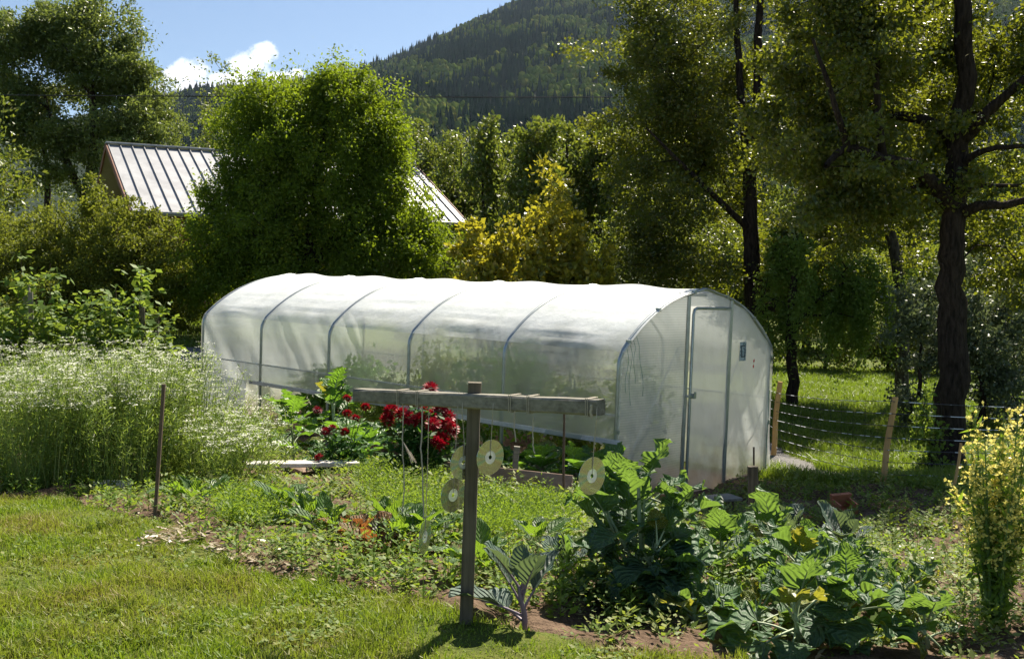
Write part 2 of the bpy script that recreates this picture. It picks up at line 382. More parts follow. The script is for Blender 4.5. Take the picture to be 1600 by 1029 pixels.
# film of the greenhouse
def film(name, tra=.22, dif=.40, tl=.22, rfr=.10, mesh=0, dirt=0, low=None):
    m, nt, out = mat(name)
    L = nt.links.new; N = nt.nodes.new
    v = mapping(nt, (1.2, .9, 3.0)); n = noise(nt, 2.2, 5, v); n2 = noise(nt, 9, 4, mapping(nt, (1, 1, .25)))
    h = N('ShaderNodeMath'); h.operation = 'ADD'; L(n.outputs[0], h.inputs[0]); L(n2.outputs[0], h.inputs[1])
    nb = bump(nt, h.outputs[0], .4, .02)
    col = (.87, .90, .89)
    st_ = noise(nt, 2.5, 8, mapping(nt, (1, 1, .45)), .7); col = mixc(nt, ramp(nt, [(0,0,0), (.55,.55,.55)], st_.outputs[0], [.50, .72]).outputs[0], col, (.66,.71,.64))
    if mesh:
        wv = N('ShaderNodeTexWave'); wv.bands_direction = 'Z'; wv.inputs['Scale'].default_value = 13; wv.inputs['Distortion'].default_value = .4
        t = N('ShaderNodeTexCoord'); L(t.outputs['Object'], wv.inputs[0]); 
        col = mixc(nt, ramp(nt, [(0,0,0), (1,1,1)], wv.outputs[0], [.55, .9]).outputs[0], (.86,.88,.86), (.70,.76,.72))
    if dirt:
        t = N('ShaderNodeTexCoord'); sx = N('ShaderNodeSeparateXYZ'); L(t.outputs['Object'], sx.inputs[0])
        dn = noise(nt, 5, 5); q = N('ShaderNodeMath'); q.operation = 'SUBTRACT'; L(dn.outputs[0], q.inputs[0]); L(sx.outputs[2], q.inputs[1])
        col = mixc(nt, ramp(nt, [(0,0,0), (1,1,1)], q.outputs[0], [-.35, .6]).outputs[0], col, (.45,.38,.30))
    def node(t, c=None, r=None):
        s = N(t)
        if c is not None:
            if isinstance(c, tuple): s.inputs['Color'].default_value = (*c, 1)
            else: L(c, s.inputs['Color'])
        if r is not None: s.inputs['Roughness'].default_value = r
        if 'Normal' in s.inputs: L(nb, s.inputs['Normal'])
        return s
    def stack(tra, dif, tl, rfr):
      T = N('ShaderNodeBsdfTransparent'); T.inputs[0].default_value = (.93, .96, .95, 1)
      parts = [(T, tra), (node('ShaderNodeBsdfDiffuse', col), dif), (node('ShaderNodeBsdfTranslucent', col), tl)]
      rf = node('ShaderNodeBsdfRefraction', (.93,.96,.95), .32); rf.inputs['IOR'].default_value = 1.06; parts.append((rf, rfr))
      gl = node('ShaderNodeBsdfGlossy', (.9,.95,.95), .28); parts.append((gl, max(.01, 1-tra-dif-tl-rfr)))
      cur = parts[0][0].outputs[0]; acc = parts[0][1]
      for s, wgt in parts[1:]:
        mx = N('ShaderNodeMixShader'); acc += wgt; mx.inputs[0].default_value = wgt/acc
        L(cur, mx.inputs[1]); L(s.outputs[0], mx.inputs[2]); cur = mx.outputs[0]
      return cur
    cur = stack(tra, dif, tl, rfr)
    if low:      # clearer film on the walls; the roof's sun-blown white is put into its film
        c2 = stack(*low); t = N('ShaderNodeTexCoord'); sx = N('ShaderNodeSeparateXYZ'); L(t.outputs['Object'], sx.inputs[0])
        dn = noise(nt, 3, 4); a_ = N('ShaderNodeMath'); a_.operation = 'MULTIPLY_ADD'; L(dn.outputs[0], a_.inputs[0]); a_.inputs[1].default_value = .35; L(sx.outputs[2], a_.inputs[2])
        mr = N('ShaderNodeMapRange'); L(a_.outputs[0], mr.inputs[0]); mr.inputs[1].default_value = 1.56; mr.inputs[2].default_value = 1.86
        mx = N('ShaderNodeMixShader'); L(mr.outputs[0], mx.inputs[0]); L(c2, mx.inputs[1]); L(cur, mx.inputs[2]); cur = mx.outputs[0]
    L(cur, out.inputs[0]); return m
M['film'] = film('greenhouse_film', .05, .62, .27, .02, low=(.46, .08, .12, .30))
M['skirtfilm'] = film('skirt_film', .15, .4, .35, .05)
M['filmside'] = film('greenhouse_side_film', .46, .08, .12, .30)
M['filmend'] = film('greenhouse_end_film', .19, .22, .44, .13, dirt=1)
M['filmmesh'] = film('greenhouse_reinforced_film', .19, .22, .44, .13, mesh=1, dirt=1)

# ------------------------------------------------------------------ ground
lawn_edge = [(-400,800),(-100,785),(30,778),(130,790),(240,812),(340,856),(440,902),(560,930),(700,958),(850,992),(1000,1012),(1150,1026)]
GP = [g(*p) for p in lawn_edge]
garden = [tuple(p[:2]) for p in GP]+[(1.0,2.9),(2.2,2.6),(3.4,3.0),(4.6,6.0),(4.2,8.5),(3.0,9.6),(2.6,10.6),(1.2,12.5),(-3.3,15.5),(-5.2,14.2),(-9,13),(-12,9)]
pathA = [tuple(on(px, Y)[:2]) for px, Y in ((-300,17.2),(330,17.2),(520,17.5),(520,19.6),(330,19.3),(-300,19.3))]
pathB = [(2.95,13.5),(3.05,11.2),(3.3,9.9),(3.7,9.7),(5.0,9.75),(5.0,9.95),(3.9,10.1),(3.55,10.7),(3.4,12.5),(3.6,15),(3.2,15)]
def soilmask(x, y):
    d = (vnoise(x, y, .5, 3)-.5)*.35; e = (vnoise(x, y, .3, 4)-.5)*.35
    return inpoly(x+d, y+e, garden)
def pathmask(x, y):
    d = (vnoise(x, y, .7, 5)-.5)*.4
    return inpoly(x+d, y+d, pathA) | inpoly(x+d, y+d, pathB)
def ground():
    ys = [-5.9]
    while ys[-1] < 12000:
        y = ys[-1]; st = .045 if 2.6 < y < 9.5 else (.12 if -1 < y < 20 else max(.5, abs(y-12)*.06+.3))
        ys.append(y+st)
    ys = np.array(ys)
    a = np.concatenate([np.linspace(-9, -1.5, 12), np.linspace(-1.4, -.46, 24), np.linspace(-.45, .45, 300), np.linspace(.46, 1.4, 24), np.linspace(1.5, 9, 12)])
    A, Y = np.meshgrid(a, ys); X = A*(Y+6.05)
    Z = terr(X, Y)
    sm = soilmask(X, Y).astype(float); pm = pathmask(X, Y).astype(float)
    near = (Y < 22)
    Z = Z+near*(sm*((vnoise(X, Y, .09, 1)-.5)*.05+(vnoise(X, Y, .22, 2)-.5)*.07)+(1-sm)*(1-pm)*(vnoise(X, Y, .5, 6)-.5)*.03)
    far = np.clip((Y-300)/500, 0, 1); Z = Z-far*6
    ny, nx = X.shape; idx = np.arange(ny*nx).reshape(ny, nx)
    F = np.stack([idx[:-1, :-1], idx[:-1, 1:], idx[1:, 1:], idx[1:, :-1]], -1).reshape(-1, 4)
    m, nt, out = mat('ground_soil_and_grass')
    at_ = nt.nodes.new('ShaderNodeAttribute'); at_.attribute_name = 'cover'
    sx = nt.nodes.new('ShaderNodeSeparateColor'); nt.links.new(at_.outputs['Color'], sx.inputs[0])
    n1 = noise(nt, 6, 8, rough=.7); n2 = noise(nt, 45, 5); n3 = noise(nt, 1.5, 3)
    soil = ramp(nt, [(.045,.028,.018), (.12,.078,.05), (.24,.165,.11)], n1.outputs[0], [.3, .52, .75]).outputs[0]
    soil = mixc(nt, .5, soil, ramp(nt, [(.05,.032,.02), (.22,.15,.105)], n2.outputs[0], [.35, .7]).outputs[0])
    gr = ramp(nt, [(.05,.075,.012), (.10,.13,.02), (.16,.14,.04)], n1.outputs[0], [.3, .55, .75]).outputs[0]
    gr = mixc(nt, .3, gr, ramp(nt, [(.03,.06,.01), (.14,.12,.03)], n3.outputs[0], [.4, .6]).outputs[0])
    pa = ramp(nt, [(.10,.10,.10), (.26,.25,.24)], n2.outputs[0], [.3, .7]).outputs[0]
    c = mixc(nt, sx.outputs[0], gr, soil); c = mixc(nt, sx.outputs[1], c, pa)
    ad = nt.nodes.new('ShaderNodeMath'); nt.links.new(n1.outputs[0], ad.inputs[0]); nt.links.new(n2.outputs[0], ad.inputs[1])
    pbr(nt, out, c, .95, norm=bump(nt, ad.outputs[0], .8, .03), spec=.15)
    gg = G(); gg.add(np.stack([X, Y, Z], -1).reshape(-1, 3), F)
    o = gg.build('ground', m, smooth=True); o['kind'] = 'structure'
    ca = o.data.color_attributes.new('cover', 'FLOAT_COLOR', 'POINT')
    ca.data.foreach_set('color', np.stack([sm, pm, sm*0, sm*0+1], -1).ravel())
ground()

# ------------------------------------------------------------------ hill with forest
def hillz(x, y):
    px = x/2600*FPX+CX
    top = np.interp(px, [-900,-300,30,250,350,450,560,640,700,800,900,1000,1200,1600,2400], [340,335,370,460,490,515,545,598,640,715,775,830,920,1000,1050])
    t = np.clip((y-620)/(2600-620), 0, 1.15)
    prof = np.where(t < 1, t**1.12, 1-(t-1)*.2)
    gul = (vnoise(x+y*.25, y*.35, 170, 8)-.5)*70*np.clip(t*3, 0, 1)*np.clip((1.02-t)*6, 0, 1)+(vnoise(x, y, 60, 9)-.5)*16
    return top*prof+gul*np.clip((y-640)/200, 0, 1)-2
def hill():
    xs = np.linspace(-3800, 4400, 180); ys = np.linspace(560, 2990, 90)
    X, Y = np.meshgrid(xs, ys); Z = hillz(X, Y)-np.where(Y < 640, 8, 0)
    idx = np.arange(X.size).reshape(X.shape)
    F = np.stack([idx[:-1, :-1], idx[:-1, 1:], idx[1:, 1:], idx[1:, :-1]], -1).reshape(-1, 4)
    m, nt, out = mat('forest_floor'); n = noise(nt, .02, 6)
    pbr(nt, out, ramp(nt, [(.01,.02,.01), (.025,.04,.015)], n.outputs[0], [.35, .65]).outputs[0], .95, spec=.1)
    G().add(np.stack([X, Y, Z], -1).reshape(-1, 3), F).build('hill', m, smooth=True)['kind'] = 'structure'
    # trees
    r = np.random.RandomState(5); n = 40000
    y = 700+(2680-700)*r.rand(n)**.92; u = -.36+(1.0)*r.rand(n); x = u*y*1.02
    dens = r.rand(n) < np.clip((y/2600)**1.0*1.25, .32, 1)
    x, y = x[dens], y[dens]; z = hillz(x, y)
    decid = (vnoise(x, y*.7, 110, 12)*.55+vnoise(x, y, 34, 13)*.45+r.rand(len(x))*.22) > .63
    gg = G()
    c = np.stack([x, y, z], 1)[~decid]; k = len(c)
    H = r.uniform(16, 36, k); W = H*r.uniform(.12, .20, k); ns = 6
    for (b, t, wd) in ((.05, .55, 1.0), (.38, .82, .72), (.62, 1.0, .45)):
        a = np.arange(ns)*2*np.pi/ns
        rad = (W*wd)[:, None]*r.uniform(.65, 1.25, (k, ns)); a = a[None]+r.rand(k, 1)*6
        ring = np.stack([rad*np.cos(a), rad*np.sin(a), (H*b)[:, None]+r.uniform(-.05, .03, (k, ns))*H[:, None]], -1)+c[:, None]
        tip = c+np.stack([np.zeros(k), np.zeros(k), H*t], 1)
        V = np.concatenate([ring, tip[:, None]], 1).reshape(-1, 3)
        j = np.arange(ns); q = np.stack([j, (j+1) % ns, np.full(ns, ns)], 1)
        gg.add(V, (q[None]+(np.arange(k)*(ns+1))[:, None, None]).reshape(-1, 3), 0)
    c = np.stack([x, y, z], 1)[decid]; k = len(c)
    ph = (1+5**.5)/2
    IV = np.array([(-1,ph,0),(1,ph,0),(-1,-ph,0),(1,-ph,0),(0,-1,ph),(0,1,ph),(0,-1,-ph),(0,1,-ph),(ph,0,-1),(ph,0,1),(-ph,0,-1),(-ph,0,1)])/math.hypot(1, ph)
    IF = np.array([(0,11,5),(0,5,1),(0,1,7),(0,7,10),(0,10,11),(1,5,9),(5,11,4),(11,10,2),(10,7,6),(7,1,8),(3,9,4),(3,4,2),(3,2,6),(3,6,8),(3,8,9),(4,9,5),(2,4,11),(6,2,10),(8,6,7),(9,8,1)])
    for _ in range(3):
        cc = c+r.normal(0, 2.6, (k, 3))+np.array([0, 0, 8.5])
        S = r.uniform(3.4, 6.6, (k, 1, 1))*r.uniform(.75, 1.25, (k, 12, 1))
        V = IV[None]*S*np.array([1, 1, 1.25])+cc[:, None]
        gg.add(V.reshape(-1, 3), (IF[None]+(np.arange(k)*12)[:, None, None]).reshape(-1, 3), 1)
    def fm(name, cols):
        m, nt, out = mat(name); ge = nt.nodes.new('ShaderNodeNewGeometry')
        n2 = noise(nt, .5, 4); rr = ramp(nt, cols, ge.outputs['Random Per Island'])
        pbr(nt, out, mixc(nt, n2.outputs[0], rr.outputs[0], cols[0]), .9, norm=bump(nt, n2.outputs[0], 1, 1.0), spec=.0); return m
    o = gg.build('hillside_forest', [fm('conifer', [(.010,.028,.018), (.018,.045,.024), (.03,.06,.025)]), fm('broadleaf', [(.07,.11,.02), (.15,.19,.03), (.26,.22,.04)])])
    tag(o, 'dense mixed forest of dark conifers and paler broadleaf trees covering the mountainside', 'forest', kind='stuff')
hill()
# air
m, nt, out = mat('haze_air'); pv = nt.nodes.new('ShaderNodeVolumePrincipled')
pv.inputs['Density'].default_value = .00002; pv.inputs['Color'].default_value = (.62, .78, 1, 1); pv.inputs['Anisotropy'].default_value = .35
nt.links.new(pv.outputs[0], out.inputs['Volume'])
hz = G().box((0, 6500, 740), (240000, 21000, 1500)); HZ = hz.build('haze', m); HZ['kind'] = 'stuff'

# ------------------------------------------------------------------ trees
def grow(trunk, targets, r_tip=.008, droop=.0, seg=.5, up_bias=1.0):
    """trunk: list of polylines [(pts, r0, r1)]; returns segments joining every target to the skeleton"""
    nodes = []; par = []; fixed = []; mains = []
    for pts, r0, r1 in trunk:
        pts = np.array(pts, float); st = -1
        if len(pts) > 2:
            Q = [pts[0]]; pp = np.vstack([2*pts[0]-pts[1], pts, 2*pts[-1]-pts[-2]])
            for i in range(1, len(pp)-2):
                for t in (.25, .5, .75, 1.0):
                    a_, b_, c_, d_ = pp[i-1:i+3]; q_ = .5*((2*b_)+(c_-a_)*t+(2*a_-5*b_+4*c_-d_)*t*t+(3*b_-a_-3*c_+d_)*t**3)
                    Q.append(q_+(rs.normal(0, r1*.22, 3) if (t < 1 or i < len(pp)-3) else 0))
            pts = np.array(Q)
        mains.append((pts, np.linspace(r0, r1, len(pts))*(1+rs.normal(0, .035, len(pts)))))
        if nodes:
            d = np.linalg.norm(np.array(nodes)-pts[0], axis=1); st = int(np.argmin(d))
        n = len(pts)
        for i, p in enumerate(pts):
            nodes.append(p); par.append(st if i == 0 else len(nodes)-2); fixed.append(r0+(r1-r0)*i/(n-1))
    nodes = list(nodes); arr = np.array(nodes)
    order = np.argsort(np.linalg.norm(targets-arr[:, :].mean(0), axis=1))
    buf = np.zeros((len(nodes)+len(targets)*6, 3)); buf[:len(nodes)] = arr; cnt = len(nodes)
    for ti in order:
        t = targets[ti]; q = buf[:cnt]; dd = t-q; d = np.linalg.norm(dd, axis=1)
        pen = d+np.maximum(0, q[:, 2]-t[2]+.1*d)*up_bias
        j = int(np.argmin(pen)); L = d[j]; k = max(1, min(5, int(L/seg)))
        prev = j; a = q[j].copy()
        for i in range(1, k+1):
            s = i/k; p = a+(t-a)*s+np.array([0, 0, math.sin(s*math.pi)*L*(.10-droop)])+(rs.normal(0, .05*L, 3) if i < k else 0)
            buf[cnt] = p; par.append(prev); fixed.append(0); prev = cnt; cnt += 1
    fixed = np.array(fixed); rad2 = np.zeros(cnt); 
    for i in range(cnt-1, -1, -1):
        if rad2[i] == 0: rad2[i] = r_tip**2
        if fixed[i] > 0: continue
        if par[i] >= 0 and fixed[par[i]] == 0: rad2[par[i]] += rad2[i]*.9
    rad = np.where(fixed > 0, fixed, np.sqrt(rad2))
    A, B, ra, rb = [], [], [], []
    for i in range(cnt):
        if par[i] >= 0 and fixed[i] == 0:
            A.append(buf[par[i]]); B.append(buf[i]); rr = min(rad[par[i]], rad[i]*1.35 if fixed[i] == 0 else rad[par[i]]); ra.append(rr); rb.append(rad[i])
    return np.array(A), np.array(B), np.array(ra), np.array(rb), mains
def shell(c, r, n, bias=.45, seed=None, low=-1.0):
    """points in an ellipsoid, denser near its surface"""
    rr = np.random.RandomState(seed) if seed is not None else rs
    d = rr.normal(size=(n*3, 3)); d /= np.linalg.norm(d, axis=1)[:, None]; d = d[d[:, 2] > low][:n]
    q = rr.rand(len(d))**bias
    ph = c[0]*1.7+c[2]
    lob = vnoise(np.arctan2(d[:, 1], d[:, 0])+ph, d[:, 2]*1.6+ph, .55, 77); q = q*(.72+.62*lob)+(rr.rand(len(d)) < .12)*rr.rand(len(d))*.22
    return np.array(c)+d*q[:, None]*np.array(r)
def tree(name, label, base, trunk, blobs, lmat, lsize, nleaf, sigma=.3, bark='bark', cat='tree', group=None, wid=.55, drop=0, flat=.7, tipr=.008, droop=0, hang=False, sides=5, hole=.34, ups=1.0, tdens=.6, hs_=3.2, spray=1.7):
    base = np.array(base, float); rt = empty(name, base, label, cat, group)
    T = np.concatenate([shell(c, r, int(n*tdens)+4) for c, r, n in blobs])
    cidx = np.array([b[0] for b in blobs]); crad = np.array([b[1] for b in blobs])
    nn_ = np.argmin((((T[:, None]-cidx[None])/crad[None])**2).sum(-1), 1); cen = cidx[nn_]-np.array([0, 0, .35])*crad[nn_]
    nz = .5*vnoise(T[:, 0]+T[:, 2]*.37, T[:, 1]*.6+T[:, 2]*.8, sigma*hs_, 21)+.5*vnoise(T[:, 0]-T[:, 2]*.5, T[:, 2]+T[:, 1]*.3, sigma*hs_*.5, 22)
    cen = cen[nz > hole]
    T = T[nz > hole]
    A, B, ra, rb, mains = grow(trunk, T, tipr, droop, up_bias=ups)
    gt = G(); big = np.maximum(ra, rb) > .03
    for mp, mr in mains: gt.tube(mp-base, mr, 10, cap=False)
    gt.segs((A-base)[big], (B-base)[big], ra[big], rb[big], 8); gt.segs((A-base)[~big], (B-base)[~big], ra[~big], rb[~big], 3)
    gt.build('trunk', M[bark], rt, smooth=True)
    k = max(1, int(nleaf/len(T)))
    m = rs.poisson(k, len(T))
    idx = np.repeat(np.arange(len(T)), m)
    od = T-cen; od /= np.linalg.norm(od, axis=1)[:, None]+1e-9; od = od+rs.normal(0, .45, od.shape); od[:, 2] += .12-.5*drop; od /= np.linalg.norm(od, axis=1)[:, None]
    ts = rs.uniform(-.45, 1.0, len(idx)); scl = (rs.uniform(.6, 1.35, len(T)))[idx][:, None]
    off = (od[idx]*ts[:, None]*spray+rs.normal(size=(len(idx), 3))*np.array([.62, .62, .5*flat])*(1.15-.75*np.clip(ts, 0, 1))[:, None])*sigma*scl
    if hang: off[:, 2] = -np.abs(rs.normal(size=len(idx)))*sigma*2.2+sigma*.3; off[:, :2] *= .55
    C = T[idx]+off
    D = rs.normal(size=C.shape)+od[idx]*.7; D[:, 2] -= drop
    sz = lsize*rs.uniform(.65, 1.25, len(C))
    gc = G().leaves(C-base, D, sz, wid, fold=.1); gc.build('crown', M[lmat], rt)
    return rt

def P(px, py, Y): return at(px, py, Y)
def rel(Y, px, py, w, h, d=None):     # ellipsoid from its place in the view at depth Y
    c = at(px, py, Y); s = Y/FPX; return c, (w*s, d if d else w*s*.8, h*s)
# --- tall ash at left
b = on(125, 46)
tree('ash_tree', 'tall loose-crowned tree at the left behind the wooden house', b,
     [([b, P(140,300,46), P(148,200,46), P(135,90,46)], .38, .1), ([P(140,330,46), P(95,230,46), P(70,150,46)], .2, .07), ([P(142,300,46), P(200,190,46), P(215,130,46)], .18, .06), ([on(60,47), P(75,300,46.5), P(60,180,46.5)], .2, .07)],
     [(*rel(46, 85, 95, 85, 75), 60), (*rel(46, 165, 110, 65, 65), 60), (*rel(46, 212, 175, 40, 60), 35), (*rel(46, 60, 200, 75, 60), 45), (*rel(46, 180, 220, 85, 60), 55), (*rel(46, 100, 35, 60, 32), 25), (*rel(46, 110, 270, 60, 45), 20), (*rel(46.5, 10, 120, 60, 110), 45)],
     'ash', .19, 110000, .66, tipr=.025, wid=.42)
# left companions
for (px, Y, top, wd, lab, n) in ((262, 52, 170, 40, 'slim bushy tree between the tall ash and the round birch, beyond the roof', 7000), (-40, 30, 190, 90, 'broad tree at the left edge in front of the tall ash', 10000), (340, 47, 105, 42, 'sparse upright tree poking up behind the round green birch', 3500), (325, 56, 165, 50, 'pale green tree beyond the house ridge', 8000)):
    b = on(px, Y); t = P(px, top+20, Y); s = Y/FPX
    cz = (b[2]+t[2])/2
    tree('broadleaf_tree', lab, b, [([b, b+(t-b)*.5, b+(t-b)*.8+np.array([.3, 0, 0])], .1, .02)], [((b[0], Y, cz+(t[2]-cz)*.15), (wd*s, wd*s*.8, (t[2]-cz)*1.0), 70), ((b[0], Y, cz+(t[2]-cz)*.6), (wd*s*.6, wd*s*.6, (t[2]-cz)*.5), 26)], 'back', .15, n, .45, group='trees around the wooden house', tipr=.012)
# --- the round birch
Yb = 21
b = on(480, Yb)
tree('birch_tree', 'dense rounded bright green tree hiding the middle of the house roof', b,
     [([b, P(485,380,Yb), P(500,250,Yb), P(520,150,Yb)], .17, .04), ([P(483,420,Yb), P(430,300,Yb), P(400,200,Yb)], .1, .03), ([P(483,420,Yb), P(570,310,Yb), P(600,230,Yb)], .1, .03)],
     [(*rel(Yb, 500, 250, 120, 100), 170), (*rel(Yb, 425, 245, 65, 85), 90), (*rel(Yb, 585, 215, 45, 75), 70), (*rel(Yb, 480, 370, 160, 80), 200), (*rel(Yb, 375, 365, 80, 75), 80), (*rel(Yb, 628, 392, 76, 52), 90), (*rel(Yb, 540, 155, 50, 48), 50), (*rel(Yb, 405, 180, 48, 48), 40), (*rel(Yb, 470, 165, 50, 45), 40), (*rel(Yb, 583, 300, 48, 65), 60), (*rel(Yb, 400, 415, 110, 55), 110), (*rel(Yb, 375, 285, 50, 75), 50), (*rel(Yb, 645, 345, 48, 50), 40), (*rel(Yb, 570, 425, 125, 50), 110)],
     'birch', .075, 235000, .24, drop=.6, flat=1.3, wid=.5, droop=.1, hole=.24, hs_=2.4, tdens=.95, spray=1.5)
# --- hedge at left
def hedge(name, label, blobs, lm, ls, n, sg, cat='bush', group=None, bark='bark', **kw):
    c0 = np.mean([b[0] for b in blobs], 0); base = np.array([c0[0], c0[1], tz(c0[0], c0[1])])
    tr = []; nb_ = []
    for c, r, k in blobs:
        zg = tz(c[0], c[1]); lo = c[2]-r[2]
        if lo > zg+.15: e_ = (lo-zg)/2; c = np.array([c[0], c[1], c[2]-e_]); r = (r[0], r[1], r[2]+e_); k = int(k*(1+.5*e_/r[2]))
        nb_.append((c, r, k))
    blobs = nb_
    for c, r, k in blobs:
        bb = np.array([c[0], c[1], tz(c[0], c[1])]); tr.append(([bb, (bb+np.array(c))/2+rs.normal(0, .05, 3), np.array(c)], .05, .02))
    return tree(name, label, base, tr, blobs, lm, ls, n, sg, cat=cat, group=group, bark=bark, **kw)
hedge('hedge_bush', 'broad clipped beech hedge under the house roof at the left', [(*rel(22, 60, 390, 95, 62), 120), (*rel(21.5, 150, 380, 85, 68), 120), (*rel(21, 225, 400, 70, 68), 100), (*rel(21.5, 110, 450, 160, 55), 110), (*rel(23, -60, 400, 90, 80), 80)], 'hedge', .07, 110000, .2, wid=.6, hole=.22, tdens=1.0, spray=1.1)
hedge('feathery_bush', 'low feathery bush at the foot of the hedge beside the lawn', [(*rel(22, 262, 440, 34, 60), 90)], 'hedge', .10, 6500, .2, wid=.35, tipr=.006)
# --- yellow bush
hedge('hazel_bush', 'broad bush with yellowing leaves behind the greenhouse ridge', [(*rel(17.5, 855, 362, 70, 66), 130), (*rel(17.3, 760, 410, 52, 52), 90), (*rel(17.3, 930, 425, 48, 50), 60), (*rel(17.5, 850, 470, 100, 60), 80)], 'yellow', .10, 26000, .19, wid=.75, tipr=.008)
hedge('dark_bush', 'dark shaded bush between the birch and the yellowing bush', [(*rel(21, 700, 450, 70, 50), 50), (*rel(20, 650, 470, 60, 50), 40)], 'back', .08, 9000, .2)
hedge('willow_bush', 'soft grey green bush between the yellowing bush and the orchard tree', [(*rel(19.5, 1010, 420, 50, 85), 90), (*rel(19.5, 990, 480, 60, 50), 40)], 'silver', .085, 13000, .22, wid=.28, drop=.3)
# --- row of trees behind
rowt = [(690, 50, 205, 46, 'first tree of the back row, behind the right end of the house roof'), (752, 36, 212, 38, 'second tree of the back row with a pointed reddish top'), (785, 40, 240, 36, 'low tree of the back row in the dip below the mountain'), (835, 34, 196, 46, 'broad tree of the back row above the yellowing bush'),
        (885, 37, 195, 40, 'upright tree of the back row right of the yellowing bush'), (940, 36, 185, 45, 'tall tree of the back row left of the orchard trees'), (1005, 38, 190, 48, 'tree of the back row seen through the first orchard branches'),
        (1080, 36, 210, 60, 'tree of the back row hidden behind the multi-stemmed orchard tree'), (1260, 35, 230, 75, 'wide tree of the back row between the two orchard trees'), (1400, 36, 250, 70, 'tree of the back row beyond the fence at the right'), (1560, 35, 240, 80, 'tree of the back row at the right edge'), (600, 48, 200, 50, 'tree behind the right end of the house')]
rowt += [(650, 45, 212, 50, 'distant tree between the house roof and the gap'), (720, 46, 214, 50, 'distant tree under the mountain, left of the dip'), (800, 47, 222, 48, 'distant tree filling the dip in the back row'), (865, 45, 204, 50, 'distant tree over the yellowing bush'),
         (925, 46, 200, 50, 'distant tree right of the yellowing bush'), (985, 45, 200, 52, 'distant tree behind the first orchard branches'), (1150, 45, 215, 70, 'distant tree behind the multi-stemmed orchard trunk'), (1330, 46, 230, 75, 'distant tree between the orchard trunks'), (1480, 46, 240, 75, 'distant tree behind the big trunk')]
for px, Y, top, wd, lab in rowt:
    b = on(px, Y); s = Y/FPX; t = P(px, top, Y); hh = (t[2]-b[2])
    tree('broadleaf_tree', lab, b, [([b, b+np.array([.1, 0, hh*.5]), t-np.array([0, 0, .5])], .14, .03)],
         [((b[0], Y, b[2]+hh*.42), (wd*s*1.05, wd*s, hh*.36), 60), ((b[0]+.2, Y, b[2]+hh*.72), (wd*s*.7, wd*s*.7, hh*.29), 40)], 'back', .16, 17000, .42, group='row of trees beyond the garden', tipr=.012, drop=-.2)
# --- orchard trees
Ym = 18.5
b = on(1178, Ym); Yf = Ym+.9
tree('orchard_tree', 'multi-stemmed orchard tree rising behind the greenhouse door', b,
     [([b, P(1178,480,Ym), P(1174,380,Ym), P(1172,270,Ym), P(1182,170,Ym), P(1186,60,Ym), P(1188,-60,Ym)], .19, .05), ([P(1173,300,Ym), P(1160,180,Ym), P(1152,60,Ym), P(1146,-60,Ym)], .09, .04),
      ([P(1178,470,Ym), P(1215,420,Ym-.3), P(1258,350,Ym-.6), P(1290,250,Ym-.8)], .14, .05), ([P(1174,360,Ym), P(1120,310,Ym-.4), P(1060,250,Ym-.6), P(1010,200,Ym-.6)], .07, .02), ([P(1178,500,Ym), P(1240,450,Ym+.5), P(1300,390,Ym+1)], .13, .05), ([P(1172,270,Ym), P(1215,180,Ym), P(1240,60,Ym)], .07, .03)],
     [(*rel(Yf, 1160, 130, 200, 260, 1.4), 300), (*rel(Ym, 1035, 180, 100, 190, 1.2), 100), (*rel(Ym, 985, 60, 60, 90, .9), 24), (*rel(Ym, 1000, 400, 70, 60, .9), 24), (*rel(Yf, 1150, 330, 190, 130, 1.3), 160), (*rel(Ym, 1290, 270, 115, 200, 1.3), 120), (*rel(Ym, 1170, 430, 120, 50, 1.0), 30), (*rel(Yf, 1180, -120, 220, 120, 1.4), 50)],
     'fruit', .07, 135000, .31, drop=.3, wid=.6, tipr=.006, hole=.48, hs_=2.6, tdens=.85)
Yr = 11.3
b = on(1480, Yr)
